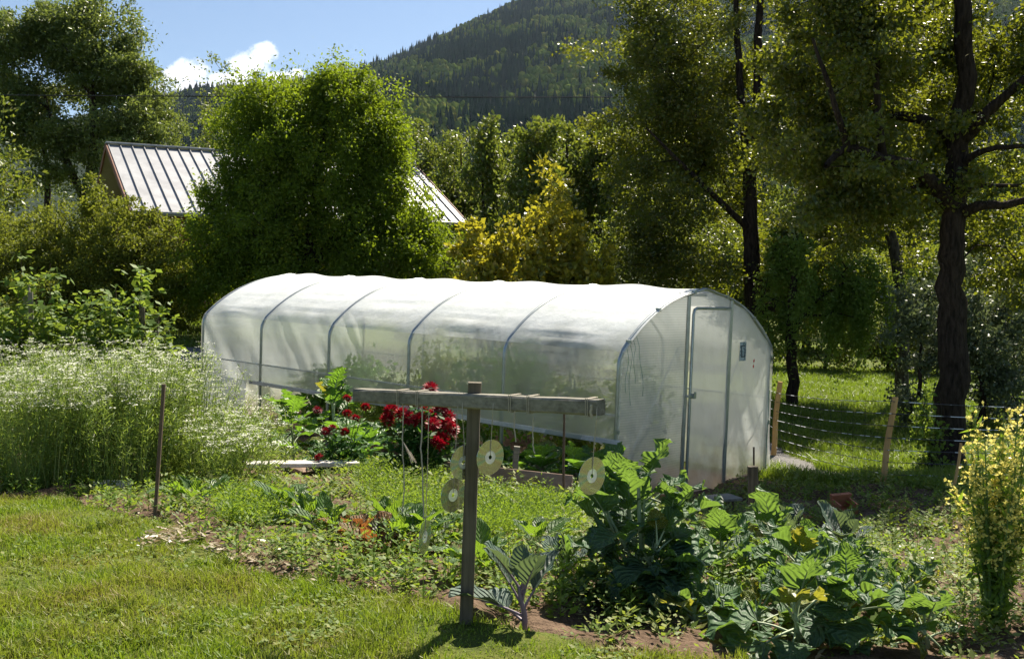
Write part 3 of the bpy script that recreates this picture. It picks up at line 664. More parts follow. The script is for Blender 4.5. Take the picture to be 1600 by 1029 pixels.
tree('orchard_tree', 'big dark-trunked orchard tree standing beyond the wire netting at the right', b,
     [([b+np.array([0,0,-.1]), b+np.array([.0,0,.2])], .34, .21), ([b+np.array([0,0,.1]), P(1478,700,Yr), P(1485,620,Yr), P(1488,500,Yr), P(1484,400,Yr), P(1492,320,Yr), P(1497,220,Yr), P(1510,120,Yr-.1), P(1500,-20,Yr-.2)], .195, .085),
      ([P(1490,330,Yr), P(1462,290,Yr-.2), P(1430,262,Yr-.4), P(1380,248,Yr-.6), P(1325,232,Yr-.8), P(1290,260,Yr-1)], .10, .03),
      ([P(1497,230,Yr), P(1470,200,Yr+.2), P(1430,185,Yr+.3), P(1370,170,Yr+.4), P(1320,120,Yr+.3)], .09, .03),
      ([P(1500,220,Yr), P(1530,190,Yr-.2), P(1560,160,Yr-.3), P(1620,110,Yr-.5)], .09, .04),
      ([P(1492,340,Yr), P(1530,322,Yr-.2), P(1580,318,Yr-.3), P(1660,290,Yr-.4)], .07, .03), ([P(1495,310,Yr), P(1525,290,Yr+.2), P(1590,290,Yr+.4)], .05, .02), ([P(1497,260,Yr), P(1540,235,Yr-.3), P(1620,225,Yr-.5)], .045, .02),
      ([P(1380,248,Yr-.6), P(1370,160,Yr-.7), P(1372,60,Yr-.7)], .05, .02), ([P(1325,232,Yr-.8), P(1300,150,Yr-1), P(1270,60,Yr-1)], .04, .015)],
     [(*rel(Yr+1.0, 1420, 90, 210, 200, 1.4), 280), (*rel(Yr, 1320, 210, 110, 150, 1.1), 110), (*rel(Yr+1.0, 1560, 150, 130, 190, 1.2), 110), (*rel(Yr+.6, 1400, 320, 110, 60, .9), 45), (*rel(Yr+.3, 1500, -110, 260, 110, 1.5), 60), (*rel(Yr+1, 1600, 370, 80, 80, .8), 24), (*rel(Yr-.6, 1400, 60, 120, 100, .5), 40)],
     'fruit', .058, 120000, .22, drop=.3, wid=.62, tipr=.006, hole=.48, hs_=3.0, tdens=.85)
b = on(1240, 17.5)
tree('orchard_tree', 'small slender orchard tree with drooping twigs in the meadow right of the greenhouse', b,
     [([b, P(1238,560,17.5), P(1236,500,17.5), P(1240,430,17.5)], .11, .06), ([P(1238,520,17.5), P(1275,470,17.5), P(1320,440,17.3)], .05, .02)],
     [(*rel(17.5, 1240, 420, 60, 70), 50), (*rel(17.3, 1310, 440, 70, 55), 60), (*rel(17.2, 1370, 460, 50, 60), 50), (*rel(17.6, 1215, 490, 30, 30), 10)],
     'rasp', .07, 19000, .2, drop=.8, flat=1.5, wid=.5, hang=True)
hedge('wild_bush', 'dense dark bush with pale leaves behind the big orchard tree', [(*rel(15, 1440, 500, 50, 90), 60), (*rel(15.5, 1540, 470, 80, 90), 110), (*rel(15, 1530, 560, 70, 60), 50), (*rel(15.5, 1620, 480, 80, 110), 60)], 'silver', .07, 30000, .2, wid=.6, tipr=.006)
hedge('wild_bush', 'long low dark thicket closing the far side of the meadow', [(*rel(26, 1290, 455, 80, 100), 130), (*rel(26, 1390, 470, 85, 100), 140), (*rel(25, 1480, 480, 85, 110), 120), (*rel(26, 1200, 440, 75, 90), 90), (*rel(25, 1600, 480, 85, 110), 90)], 'back', .10, 62000, .3)
hedge('wild_bush', 'shaded thicket behind the greenhouse and left of the orchard tree', [(*rel(26, 1060, 450, 90, 90), 100), (*rel(27, 920, 450, 90, 90), 80), (*rel(26, 1140, 430, 80, 100), 90)], 'back', .10, 32000, .3)
hedge('elder_bush', 'young leafy shrub climbing the foot of the big trunk', [(*rel(11.0, 1450, 660, 12, 42), 30)], 'rasp', .06, 900, .1, wid=.6, tipr=.005)

b = on(1412, 18.3)
tree('orchard_tree', 'straight slim orchard tree with pale trunk seen between the other two', b,
     [([b, P(1411,560,18.3), P(1404,440,18.3), P(1385,330,18.3), P(1372,230,18.3), P(1370,100,18.3), P(1368,-20,18.3)], .13, .05)],
     [(*rel(18.6, 1360, 130, 120, 130, 1.5), 150), (*rel(18.6, 1390, 300, 100, 90, 1.2), 80)], 'fruit', .075, 36000, .32, drop=.3, wid=.6, tipr=.006, hole=.46, hs_=2.6, bark='barkgrey', tdens=.85)
hedge('dark_bush', 'dark shaded bush low at the left foot of the birch', [(*rel(23, 325, 455, 50, 60), 70), (*rel(23, 400, 460, 60, 60), 60)], 'birch', .08, 15000, .2)

# ------------------------------------------------------------------ house
def house():
    rdir = np.array([.863, .506, 0]); ndir = np.array([.506, -.863, 0]); rl = P(167, 225, 38); L = 12.8
    base = np.array([rl[0], rl[1], tz(rl[0], rl[1])]); zr = rl[2]-base[2]
    root = empty('wooden_house', base, 'brown wooden house with pale standing-seam metal roof, half hidden by the birch', 'house')
    def q(r, s, z): return rdir*r+ndir*s+np.array([0, 0, z])
    rise = .564; S = 5.05
    m, nt, out = mat('metal_roofing'); n = noise(nt, 1.5, 5)
    c = ramp(nt, [(.32,.32,.325), (.42,.425,.43)], n.outputs[0], [.35, .65]).outputs[0]; pbr(nt, out, c, .45, .25, spec=.5)
    M['roof'] = m
    gr = G()
    for sg in (1, -1):
        V = [q(0, 0, zr), q(L, 0, zr), q(L, sg*S, zr-rise*S), q(0, sg*S, zr-rise*S)]; V2 = [v-np.array([0, 0, .14]) for v in V]
        gr.add(V+V2, [[0,1,2,3],[4,7,6,5],[0,3,7,4],[1,5,6,2],[3,2,6,7]])
    ro = gr.build('roof', m, root)
    gs = G(); k = 0.0
    while k < L:
        for sg in (1, -1): gs.beam(q(k+.03, sg*.05, zr+.0), q(k+.03, sg*S, zr-rise*S+.03), .03, .07)
        k += .43
    ms, nt2, out2 = mat('roof_seam'); pbr(nt2, out2, (.30,.30,.30), .5, .3)
    gs.build('roof_seam', ms, ro)
    G().beam(q(-.05, 0, zr+.05), q(L+.05, 0, zr+.05), .3, .06).build('ridge_cap', m, ro)
    G().beam(q(-.05, S+.05, zr-rise*S-.05), q(L+.05, S+.05, zr-rise*S-.05), .12, .1).build('gutter', plain('zinc', (.3,.3,.3), .5, .5), ro)
    db = plain('dark_board', (.20,.08,.04), .7)
    for e in (-.04, L+.04):
        for sg in (1, -1): G().beam(q(e, sg*.02, zr-.08), q(e, sg*S, zr-rise*S-.08), .05, .2).build('bargeboard', db, ro)
    gw = G(); e0, e1, w0 = .9, L-.9, S-.9; ze = zr-rise*w0-.16
    V = [q(e0,w0,0),q(e1,w0,0),q(e1,-w0,0),q(e0,-w0,0),q(e0,w0,ze),q(e1,w0,ze),q(e1,-w0,ze),q(e0,-w0,ze),q(e0,0,zr-.16),q(e1,0,zr-.16)]
    V[0][2] = V[1][2] = V[2][2] = V[3][2] = -.6
    gw.add(V, [[0,1,5,4],[2,3,7,6]]); gw.add(V, [[0,4,7,3],[1,2,6,5]]); gw.add(V, [[4,8,7],[5,6,9]])
    mw, nt3, out3 = mat('timber_boarding'); t = nt3.nodes.new('ShaderNodeTexWave'); t.bands_direction = 'Z'; t.inputs['Scale'].default_value = 1.8
    tc = nt3.nodes.new('ShaderNodeTexCoord'); nt3.links.new(tc.outputs['Object'], t.inputs[0]); n3 = noise(nt3, 6, 4)
    cc = ramp(nt3, [(.22,.075,.03), (.34,.13,.05)], n3.outputs[0], [.3, .7]).outputs[0]
    pbr(nt3, out3, mixc(nt3, ramp(nt3, [(1,1,1), (0,0,0)], t.outputs[0], [0, .15]).outputs[0], cc, (.05,.02,.01)), .7, norm=bump(nt3, t.outputs[0], .5, .02))
    gw.build('wall', mw, root)
    gd = G(); c0 = (q(e0, .0, 3.2)); gd.box(c0-rdir*.03, (.06, 1.0, 1.1), np.array([rdir, -ndir, [0,0,1]]).T); fr = gd.build('window', plain('window_frame', (.3,.12,.06), .6), root)
    G().box(c0-rdir*.065, (.02, .84, .94), np.array([rdir, -ndir, [0,0,1]]).T).build('pane', plain('dark_glass', (.03,.035,.04), .08), fr)
house()
# overhead cable
def cable():
    pts = []
    for t in np.linspace(0, 1, 40):
        px = -400+t*2500; Y = 30+4*t; y = 150+6*math.sin(math.pi*t)-4; pts.append(P(px, y, Y))
    o = G().tube(pts, .018, 5).build('overhead_cable', M['black'])
    tag(o, 'thin black overhead cable crossing in front of the mountain', 'cable')
cable()

# ------------------------------------------------------------------ greenhouse
GREEN = bpy.data.objects.new('greenhouse', None); COL.objects.link(GREEN)
GREEN.matrix_world = Matrix(((*GM[0], GO[0]), (*GM[1], GO[1]), (*GM[2], GO[2]), (0, 0, 0, 1)))
tag(GREEN, 'long white translucent polytunnel greenhouse with galvanised hoops and a door in its front end', 'greenhouse')
def profile(n=40, inset=0.0, zl=0.0, zr=0.0):
    w0 = GW/2; r = GH-GS; Rr = (w0*w0+r*r)/(2*r); zc = GH-Rr; a0 = math.asin(w0/Rr)
    pts = [(0, z) for z in np.linspace(zl, GS-.09, 12)]
    th = np.linspace(-a0, a0, n)
    arc = [(w0+Rr*math.sin(t), zc+Rr*math.cos(t)+.03*math.exp(-(t/.08)**2)) for t in th[1:-1]]
    arc[0] = (arc[0][0]+.0, arc[0][1])
    pts += [(.008, GS-.035)]+arc+[(GW-.008, GS-.035)]+[(GW, z) for z in np.linspace(GS-.09, zr, 12)]
    P_ = np.array(pts)
    c = np.array([w0, .8]); return P_+(c-P_)/np.linalg.norm(c-P_, axis=1)[:, None]*inset
def gh_frame():
    for i in range(6):
        b = GL*i/5; pr = profile(36, .0)
        G().tube([(a, b+(.012 if i == 0 else -.012 if i == 5 else 0), z) for a, z in pr], .017 if i in (0, 5) else .0185, 8).build('hoop', M['galv'], GREEN, smooth=True)
    G().tube([(GW/2, .0, GH-.03), (GW/2, GL, GH-.03)], .015, 8).build('ridge_pipe', M['galv'], GREEN, smooth=True)
    for a, z in ((.02, .86), (GW-.02, .86)): G().tube([(a, 0, z), (a, GL, z)], .009, 8).build('side_rail', M['galv'], GREEN, smooth=True)
    G().beam((-.018, -.05, .622), (-.018, GL-1.2, .622), .022, .045).build('side_batten', M['plank'], GREEN)
    for a in (0, GW):
        for i in range(1, 5):
            pass
def smoothn(x, s, seed):
    return vnoise(np.asarray(x, float), np.asarray(x, float)*0+seed*3.7, s, seed)-.5
def gh_cover():
    pr = profile(70, -.006, .62, 0.0)
    nb = 150; bs = np.linspace(-.03, GL+.03, nb)
    n = len(pr); c = np.array([GW/2, .6])
    nr = pr-c; nr /= np.linalg.norm(nr, axis=1)[:, None]
    seg = np.r_[0, np.cumsum(np.linalg.norm(np.diff(pr, axis=0), axis=1))]
    sh = seg[np.argmax(pr[:, 1] > GS-.02)]           # shoulder position
    V = np.zeros((nb, n, 3)); UU, BB = np.meshgrid(seg, bs)
    t = np.clip(BB, 0, GL)/GL*5; ph = t-np.floor(t); env = np.sin(np.pi*np.clip(ph, 0, 1))
    # film sags between the hoops and wrinkles along the shoulder
    d = -.018*env*np.clip((UU-sh)*2, 0, 1)
    s = UU-sh
    bay = np.floor(np.clip(t, 0, 4.999)).astype(int)
    k1 = (vnoise(BB*.8+bay*9, UU*9, 1.0, 31)-.5)
    wr = np.exp(-((s-.12)/.26)**2)
    d += env*wr*(.009*np.sin(s*34+k1*6+bay*1.7)+.022*(vnoise(BB*.55+bay*3, UU*5.5, .42, 35)-.5)+.014*(vnoise(BB*.9+UU*1.2, UU*9, .5, 36)-.5))
    d += env*np.exp(-((s-.75)/.35)**2)*.006*np.sin(s*30+BB*1.2+bay*2)*(k1+.6)
    d += (vnoise(BB, UU, .35, 32)-.5)*.012*env+(vnoise(BB*.5, UU*2, .3, 33)-.5)*.006*env
    # lifted ridge between hoops
    ridge = np.exp(-((pr[:, 0]-GW/2)/.25)**2)[None]
    d += ridge*.035*np.exp(-((ph-.62)/.2)**2)
    # side wall folds fan out from the corners
    side = (UU < sh)
    zz = np.interp(UU, seg, pr[:, 1])
    d += side*env*(.014*np.sin((ph-.1)*20+zz*9+bay*2)*np.clip((1.4-zz)*2, 0, 1)-.012)
    side2 = pr[None, :, 0] > GW-.02
    d += side2*np.clip(.45-zz*0-pr[None, :, 1], 0, 1)*.16*(1.1+np.sin(BB*5)*.4)
    V[..., 0] = pr[None, :, 0]+nr[None, :, 0]*d; V[..., 2] = pr[None, :, 1]+nr[None, :, 1]*d; V[..., 1] = BB
    idx = np.arange(nb*n).reshape(nb, n)
    F = np.stack([idx[:-1, :-1], idx[:-1, 1:], idx[1:, 1:], idx[1:, :-1]], -1)
    js = int(np.argmax(seg >= sh-.05)); je = n-13
    def part(name, j0, j1, m):
        f = F[:, j0:j1].reshape(-1, 4); u, inv = np.unique(f, return_inverse=True)
        gg = G(); gg.add(V.reshape(-1, 3)[u], inv.reshape(-1, 4)); gg.build(name, m, GREEN, smooth=True)
    part('roof_cover', js, je, M['film']); part('side_cover', 0, js, M['filmside']); part('side_cover', je, n-1, M['filmside'])
    # skirt in the far bay reaching the ground
    nn = 30; bs2 = np.linspace(GL-1.15, GL+.02, nn); zs = np.linspace(.64, .02, 14)
    B2, Z2 = np.meshgrid(bs2, zs); A2 = -.03-.03*np.sin(B2*14)*(.7-Z2)-.06*(.64-Z2)
    gg = G(); id2 = np.arange(B2.size).reshape(B2.shape)
    gg.add(np.stack([A2, B2, Z2], -1).reshape(-1, 3), np.stack([id2[:-1, :-1], id2[:-1, 1:], id2[1:, 1:], id2[1:, :-1]], -1).reshape(-1, 4))
    gg.build('film_skirt', M['skirtfilm'], GREEN, smooth=True)
    # doubled lower band between rail and batten
    bs3 = np.linspace(0, GL-1.1, 90); zs = np.linspace(.88, .60, 7); B2, Z2 = np.meshgrid(bs3, zs)
    A2 = -.02-.010*np.sin(B2*7+Z2*6)-.01*np.sin(B2*2.3); id2 = np.arange(B2.size).reshape(B2.shape)
    gg = G(); gg.add(np.stack([A2, B2, Z2], -1).reshape(-1, 3), np.stack([id2[:-1, :-1], id2[:-1, 1:], id2[1:, 1:], id2[1:, :-1]], -1).reshape(-1, 4))
    gg.build('rolled_hem', M['filmside'], GREEN, smooth=True)
def arch_z(a):
    w0 = GW/2; r = GH-GS; Rr = (w0*w0+r*r)/(2*r); zc = GH-Rr; return zc+math.sqrt(max(0, Rr*Rr-(a-w0)**2))
def gh_end(name, a0, a1, b, m, z0=0.0, ztop=None, bow=.03, seed=0, flare=0):
    na = max(6, int((a1-a0)/.035)); nz = 44
    V = np.zeros((nz, na, 3))
    for j, a in enumerate(np.linspace(a0, a1, na)):
        top = (arch_z(a)-.01) if ztop is None else ztop
        zs = np.linspace(z0, top, nz)
        fx = np.sin((a-(a0+a1)/2)*9*(1.6-zs)+seed*2)*.008*np.clip(1.5-zs, 0, 1)+(vnoise(np.full(nz, a*1.0), zs*.5, .22, 40+seed)-.5)*.035+(vnoise(a+zs*.5, zs*.2, .13, 44+seed)-.5)*.034
        V[:, j, 0] = a+flare*np.clip(.5-zs, 0, 1)*.4*max(0, (a-a0)/(a1-a0)); V[:, j, 1] = b-fx*bow/.03-flare*np.clip(.4-zs, 0, 1)*.1; V[:, j, 2] = zs
    idx = np.arange(nz*na).reshape(nz, na)
    gg = G(); gg.add(V.reshape(-1, 3), np.stack([idx[:-1, :-1], idx[:-1, 1:], idx[1:, 1:], idx[1:, :-1]], -1).reshape(-1, 4))
    return gg.build(name, m, GREEN, smooth=True)
def gh_ends():
    gh_end('end_panel', .0, D0, .0, M['filmmesh'], .04, seed=1)
    gh_end('end_panel', D1, GW, .0, M['filmend'], .04, seed=2, flare=.5)
    gh_end('end_panel', D0, D1, .0, M['filmend'], 1.86, seed=3, bow=.01)
    gh_end('end_panel', 0, GW, GL, M['filmend'], .0, seed=4)
    G().tube([(D0-.03, -.01, -.02), (D0-.03, -.01, arch_z(D0)-.02)], .02, 8).build('door_post', M['galv'], GREEN, smooth=True)
    G().tube([(D1+.02, -.01, -.02), (D1+.02, -.01, arch_z(D1)-.02)], .022, 8).build('door_post', M['galv'], GREEN, smooth=True)
    dr = G().tube([(D0+.03, -.03, -.05), (D0+.03, -.03, 1.78), (D0+.045, -.03, 1.825), (D0+.09, -.03, 1.84), (D1-.03, -.03, 1.84)], .0155, 8)
    dr.tube([(D1-.035, -.03, -.05), (D1-.035, -.03, 1.84)], .0155, 8).tube([(D0+.03, -.03, -.03), (D1-.035, -.03, -.03)], .0155, 8)
    d = dr.build('door', M['galv'], GREEN, smooth=True)
    na, nz = 26, 50; A, Z = np.meshgrid(np.linspace(D0+.03, D1-.035, na), np.linspace(-.04, 1.835, nz))
    Bv = -.036-(vnoise(A, Z*.45, .14, 50)-.5)*.022
    idx = np.arange(A.size).reshape(A.shape)
    G().add(np.stack([A, Bv, Z], -1).reshape(-1, 3), np.stack([idx[:-1, :-1], idx[:-1, 1:], idx[1:, 1:], idx[1:, :-1]], -1).reshape(-1, 4)).build('door_film', M['filmend'], d, smooth=True)
    G().box((D0+.005, -.05, .98), (.11, .035, .022)).box((D0+.035, -.06, .98), (.03, .05, .05)).tube([(D0+.06, -.07, .96), (D0+.06, -.07, 1.02)], .012, 8).build('latch', M['galv'], d)
    m, nt, out = mat('label_sheet'); t = mapping(nt, (1, 1, 1)); n = noise(nt, 40, 2, t)
    pbr(nt, out, ramp(nt, [(.18,.25,.26), (.45,.52,.52)], n.outputs[0], [.45, .55]).outputs[0], .6)
    G().box((D1+.27, -.028, 1.39), (.13, .004, .20)).build('label_sheet', m, GREEN)
    gl = G(); gl.box((D1+.27, -.032, 1.45), (.085, .003, .012)).box((D1+.235, -.032, 1.39), (.012, .003, .10)).box((D1+.305, -.032, 1.39), (.012, .003, .10)).box((D1+.27, -.032, 1.335), (.085, .003, .012))
    gl.build('label_print', plain('dark_print', (.06,.08,.09), .6), GREEN)
    G().leaves(np.array([(D1+.50, -.034, 1.26), (D1+.50, -.034, 1.20)]), np.array([(.3, 0, 1.), (0, 0, 1.)]), .05, .7, up=np.array([0, -9, 0.])).build('repair_patch', plain('red_tape', (.75,.08,.06), .6), GREEN)
    G().beam((D1+.05, -.03, .02), (GW, -.03, .03), .04, .06).build('sill_board', M['plankred'], GREEN)
    # green strings at the left shoulder
    gs = G()
    for k in range(4):
        a0 = .05+k*.045; pts = [(a0, -.04, arch_z(a0)+.01)]
        for i in range(1, 8): pts.append((a0+.02*math.sin(i*.9+k)+i*.012*(k == 3), -.045-.01*k, arch_z(a0)-.055*i*(1+k % 2*.4)))
        gs.tube(pts, .002, 5)
    gs.build('tie_string', M['greenstring'], GREEN)
    G().tube([(GW-.10, -.06, z) for z in np.linspace(.95, .0, 12)], .004, 5).build('tie_string', M['greenstring'], GREEN)
    pr = profile(36, -.006)
    for k in (6, 14, 20, 27, 34, 41, 48, 54):
        if k < len(pr): G().box((pr[k][0], .0, pr[k][1]), (.032, .045, .032), np.eye(3)).build('film_clip', M['galv'], GREEN)
    # inside diagonal braces
    for q in ([(.05, .05, .15), (D0-.1, .05, 1.45)], [(D1+.05, .05, .9), (GW-.45, .05, 1.55)]): G().tube(q, .009, 6).build('brace', M['galv'], GREEN, smooth=True)
gh_frame(); gh_cover(); gh_ends()

# ------------------------------------------------------------------ leafy plants
def leafgeo(gg, base, az, L, W, elev, droop, stalk=.3, lobes=0, nl=5, ruf=.06, fold=.25, mi=0, smi=1, sr=.006, nu=9, nv=26, tip=.7):
    v = np.linspace(0, 1, nv); th = elev-droop*v**1.4; ds = L/(nv-1)
    y = np.r_[0, np.cumsum(np.cos(th[1:])*ds)]; z = np.r_[0, np.cumsum(np.sin(th[1:])*ds)]
    t = np.clip((v-stalk)/(1-stalk), 0, 1)
    ph = rs.rand()*6
    wv = np.clip(np.sin(np.pi*t**tip), 0, 1)**.6*(1+lobes*(np.abs(np.sin(t*nl*np.pi+ph))*2-1.2))+rs.normal(0, .05, nv)*(t > 0)*(t < 1)*(.3+lobes*4)
    wv = np.maximum(wv, 0)*W/2
    u = np.linspace(-1, 1, nu); U, VV = np.meshgrid(u, v)
    wq = wv[:, None]; asy = 1+rs.normal(0, .06)*np.sign(U)
    f1 = rs.uniform(14, 22); f2 = rs.uniform(24, 34)
    off = np.abs(U)*wq*math.sin(fold)+ruf*W*np.abs(U)**2*(np.sin(VV*f1+ph+U*1.5)+.6*np.sin(VV*f2+ph*2-U))*(t[:, None] > 0)
    X = U*wq*asy*math.cos(fold); nY = -np.sin(th)[:, None]; nZ = np.cos(th)[:, None]
    # blade sways sideways a little
    sway = rs.normal(0, .12)*L*v[:, None]**2
    Pt = np.stack([X+sway, y[:, None]+nY*off, z[:, None]+nZ*off], -1)
    ca, sa = math.cos(az), math.sin(az)
    Rm = np.array([[ca, -sa, 0], [sa, ca, 0], [0, 0, 1]])
    Q = Pt.reshape(-1, 3)@Rm.T+base
    j0 = int(np.argmax(t > 0)); j0 = max(0, j0-1)
    idx = np.arange(nv*nu).reshape(nv, nu)[j0:]
    F = np.stack([idx[:-1, :-1], idx[:-1, 1:], idx[1:, 1:], idx[1:, :-1]], -1).reshape(-1, 4)
    gg.add(Q, F, mi, np.stack([U.ravel()*.5+.5, VV.ravel()], 1))
    mid = np.stack([sway[:, 0], y, z], 1)@Rm.T+base; e = max(3, int(nv*.75))
    gg.tube(mid[:e]-np.array([0, 0, sr*.6]), np.linspace(sr, sr*.3, e), 5, smi, cap=False)
def rosette(name, label, base, n, L, W, hs, lm, sm, cat, group=None, el=(.3, 1.2), dr=(.5, 1.3), stemr=.014, lobes=.12, ruf=.07, fold=.25, stalk=.3, aged=None, nl=5, lean=(0, 0), azf=None, tip=.7, sr=.006, jit=.12, shoots=None):
    rt = empty(name, base, label, cat, group); gg = G(); top = np.array([lean[0], lean[1], hs])
    st = G(); pts = [np.array([0, 0, -.03])+(top+np.array([0, 0, .03]))*t+np.array([math.sin(t*5)*.01, math.cos(t*4)*.01, 0]) for t in np.linspace(0, 1, 8)]
    st.tube(pts, np.linspace(stemr*1.2, stemr*.55, 8), 7)
    if shoots:
        for (dx, dy, hh_) in shoots:
            pq = [top*.25+(np.array([dx, dy, hh_])-top*.25)*t for t in np.linspace(0, 1, 6)]; st.tube(pq, np.linspace(stemr*.7, stemr*.4, 6), 6)
    for i in range(n):
        if shoots: sh_ = shoots[i % len(shoots)]; top = np.array(sh_)
        t = (i+.5)/n; az = i*2.39996+rs.normal(0, .3+jit) if azf is None else azf(i)
        q = top*(.12+.88*t); s = 1-.5*t**1.6
        s *= rs.uniform(.75-jit*.6, 1.15)
        e = el[0]+(el[1]-el[0])*t+rs.normal(0, jit); d = dr[1]+(dr[0]-dr[1])*t+rs.normal(0, .2)
        leafgeo(gg, q, az, L*s, W*s, e, d, stalk, lobes, nl, ruf, fold+rs.normal(0, .1), 2 if (aged and rs.rand() < aged) else 0, 1, sr, tip=tip)
    st.build('stem', M[sm], rt, smooth=True)
    gg.build('foliage', [M[lm], M['stalkpale'] if lm not in ('redchard', 'cabbage') else M['redstalk' if lm == 'redchard' else 'purplestalk'], M['kaleyel']], rt, smooth=True, uv=True)
    return rt
# the tall kale
b = on(1003, 4.05)
rosette('kale_plant', 'tallest bushy kale plant in front of the greenhouse corner, with huge dark lower leaves', b, 84, .36, .23, .50, 'kale', 'stalkpale', 'kale', 'kale plants in the vegetable bed', el=(.1, 1.2), dr=(.2, 1.4), lobes=.20, ruf=.11, aged=.04, nl=8, jit=.42, stalk=.4, shoots=[(.02,.02,.54),(-.14,.03,.40),(.15,-.02,.44),(.05,-.12,.30),(-.05,.1,.47)])
kp = [(1130, 4.5, 'small kale plant right of the tallest kale'), (1210, 4.9, 'kale plant with upright blue-green leaf behind the broad-leaved row'), (1265, 4.1, 'kale plant with broad lobed leaf in the middle of the row'), (1345, 4.4, 'broad kale plant left of the yellow flowering brassica'),
      (1415, 4.0, 'large-leaved kale plant beside the yellow flowering brassica'), (1190, 3.7, 'low kale plant near the lawn edge with sprawling pale leaves'), (1330, 3.55, 'kale plant at the bottom edge with shaded leaves'), (1455, 3.5, 'kale plant at the bottom right corner under the yellow flowers'), (1090, 3.75, 'low sprawling kale leaves in front of the tallest kale'), (1250, 3.45, 'kale plant at the bottom edge left of the shaded one')]
for i, (px, Y, lab) in enumerate(kp):
    b = on(px, Y); low = 'low' in lab
    rosette('kale_plant', lab, b, 19 if not low else 12, .37 if not low else .32, .20, .17 if not low else .07, 'kale', 'stalkpale', 'kale', 'kale plants in the vegetable bed', el=(.2, 1.2), dr=(.2, 1.2), lobes=.2, ruf=.11, aged=.07, nl=8, stemr=.011, jit=.38, stalk=.4)
cb = [(816, 3.5, 'blue-grey cabbage plant with upright paddle leaves in front beside the post', .15, .33), (1240, 6.6, 'grey-purple cabbage left of the terracotta trough', .08, .28), (1325, 5.6, 'grey-purple cabbage standing behind the kale row', .10, .30), (880, 4.4, 'cabbage with sprawling grey leaves left of the tallest kale', .06, .26)]
for px, Y, lab, hs, L in cb:
    rosette('cabbage_plant', lab, on(px, Y), 8, L, L*.62, hs, 'cabbage', 'purplestalk', 'cabbage', 'cabbage plants in the vegetable bed', el=(.5, 1.5), dr=(-.1, .45), lobes=.0, ruf=.03, fold=.35, stalk=.35, stemr=.011, tip=.95)
sq = [(520, 9.0, 1.15, 'squash plant with lobed upright leaves behind the dark dahlias'), (455, 9.4, .8, 'squash plant with spreading leaves by the end of the pale plank'), (560, 9.3, .34, 'squash plant between the two dahlias'), (840, 9.0, .32, 'squash plant under the open greenhouse side, left of the rusty rod'),
      (905, 8.6, .34, 'squash plant under the open greenhouse side, right of the rusty rod'), (780, 9.3, .28, 'squash plant under the open greenhouse side behind the hanging discs'), (380, 9.8, .25, 'squash plant beside the white flowering herbs'), (945, 8.4, .30, 'squash plant at the near greenhouse corner')]
for px, Y, hs, lab in sq:
    rosette('squash_plant', lab, on(px, Y), 18, .56, .32, hs*.62, 'squash', 'stalkpale', 'squash', 'squash plants along the greenhouse', el=(.5, 1.35), dr=(.2, 1.3), lobes=.42, nl=4, ruf=.06, stalk=.45, aged=.08)
ch = [(475, 5.35, 'green chard plant with upright leaves left of the red chard', 'chard'), (447, 5.6, 'narrow upright lettuce plant at the left end of the chard row', 'chard'), (545, 4.95, 'orange-red chard plant with drooping leaves', 'redchard'), (583, 4.7, 'dark red beet plant at the front of the bed', 'redchard'), (510, 5.0, 'green chard plant behind the red chard', 'chard'),
      (635, 4.9, 'green chard plant left of the wooden post', 'chard'), (600, 5.2, 'chard plant between red beet and the hanging string', 'chard'), (757, 4.3, 'beet plant with red stalks right of the wooden post', 'chard'), (680, 5.0, 'pale green chard plant behind the wooden post', 'chard'), (840, 5.1, 'chard plant behind the blue-grey cabbage', 'chard'), (300, 5.9, 'small chard plant near the leaning rusty stake', 'chard')]
for px, Y, lab, lm in ch:
    rosette('chard_plant', lab, on(px, Y), 13, .31 if lm == 'chard' else .23, .12, .03, lm, 'redstalk', 'chard', 'chard and beet plants in rows', el=(.5, 1.4), dr=(.2, 1.0), lobes=.05, ruf=.06, stalk=.4, stemr=.008, sr=.004)
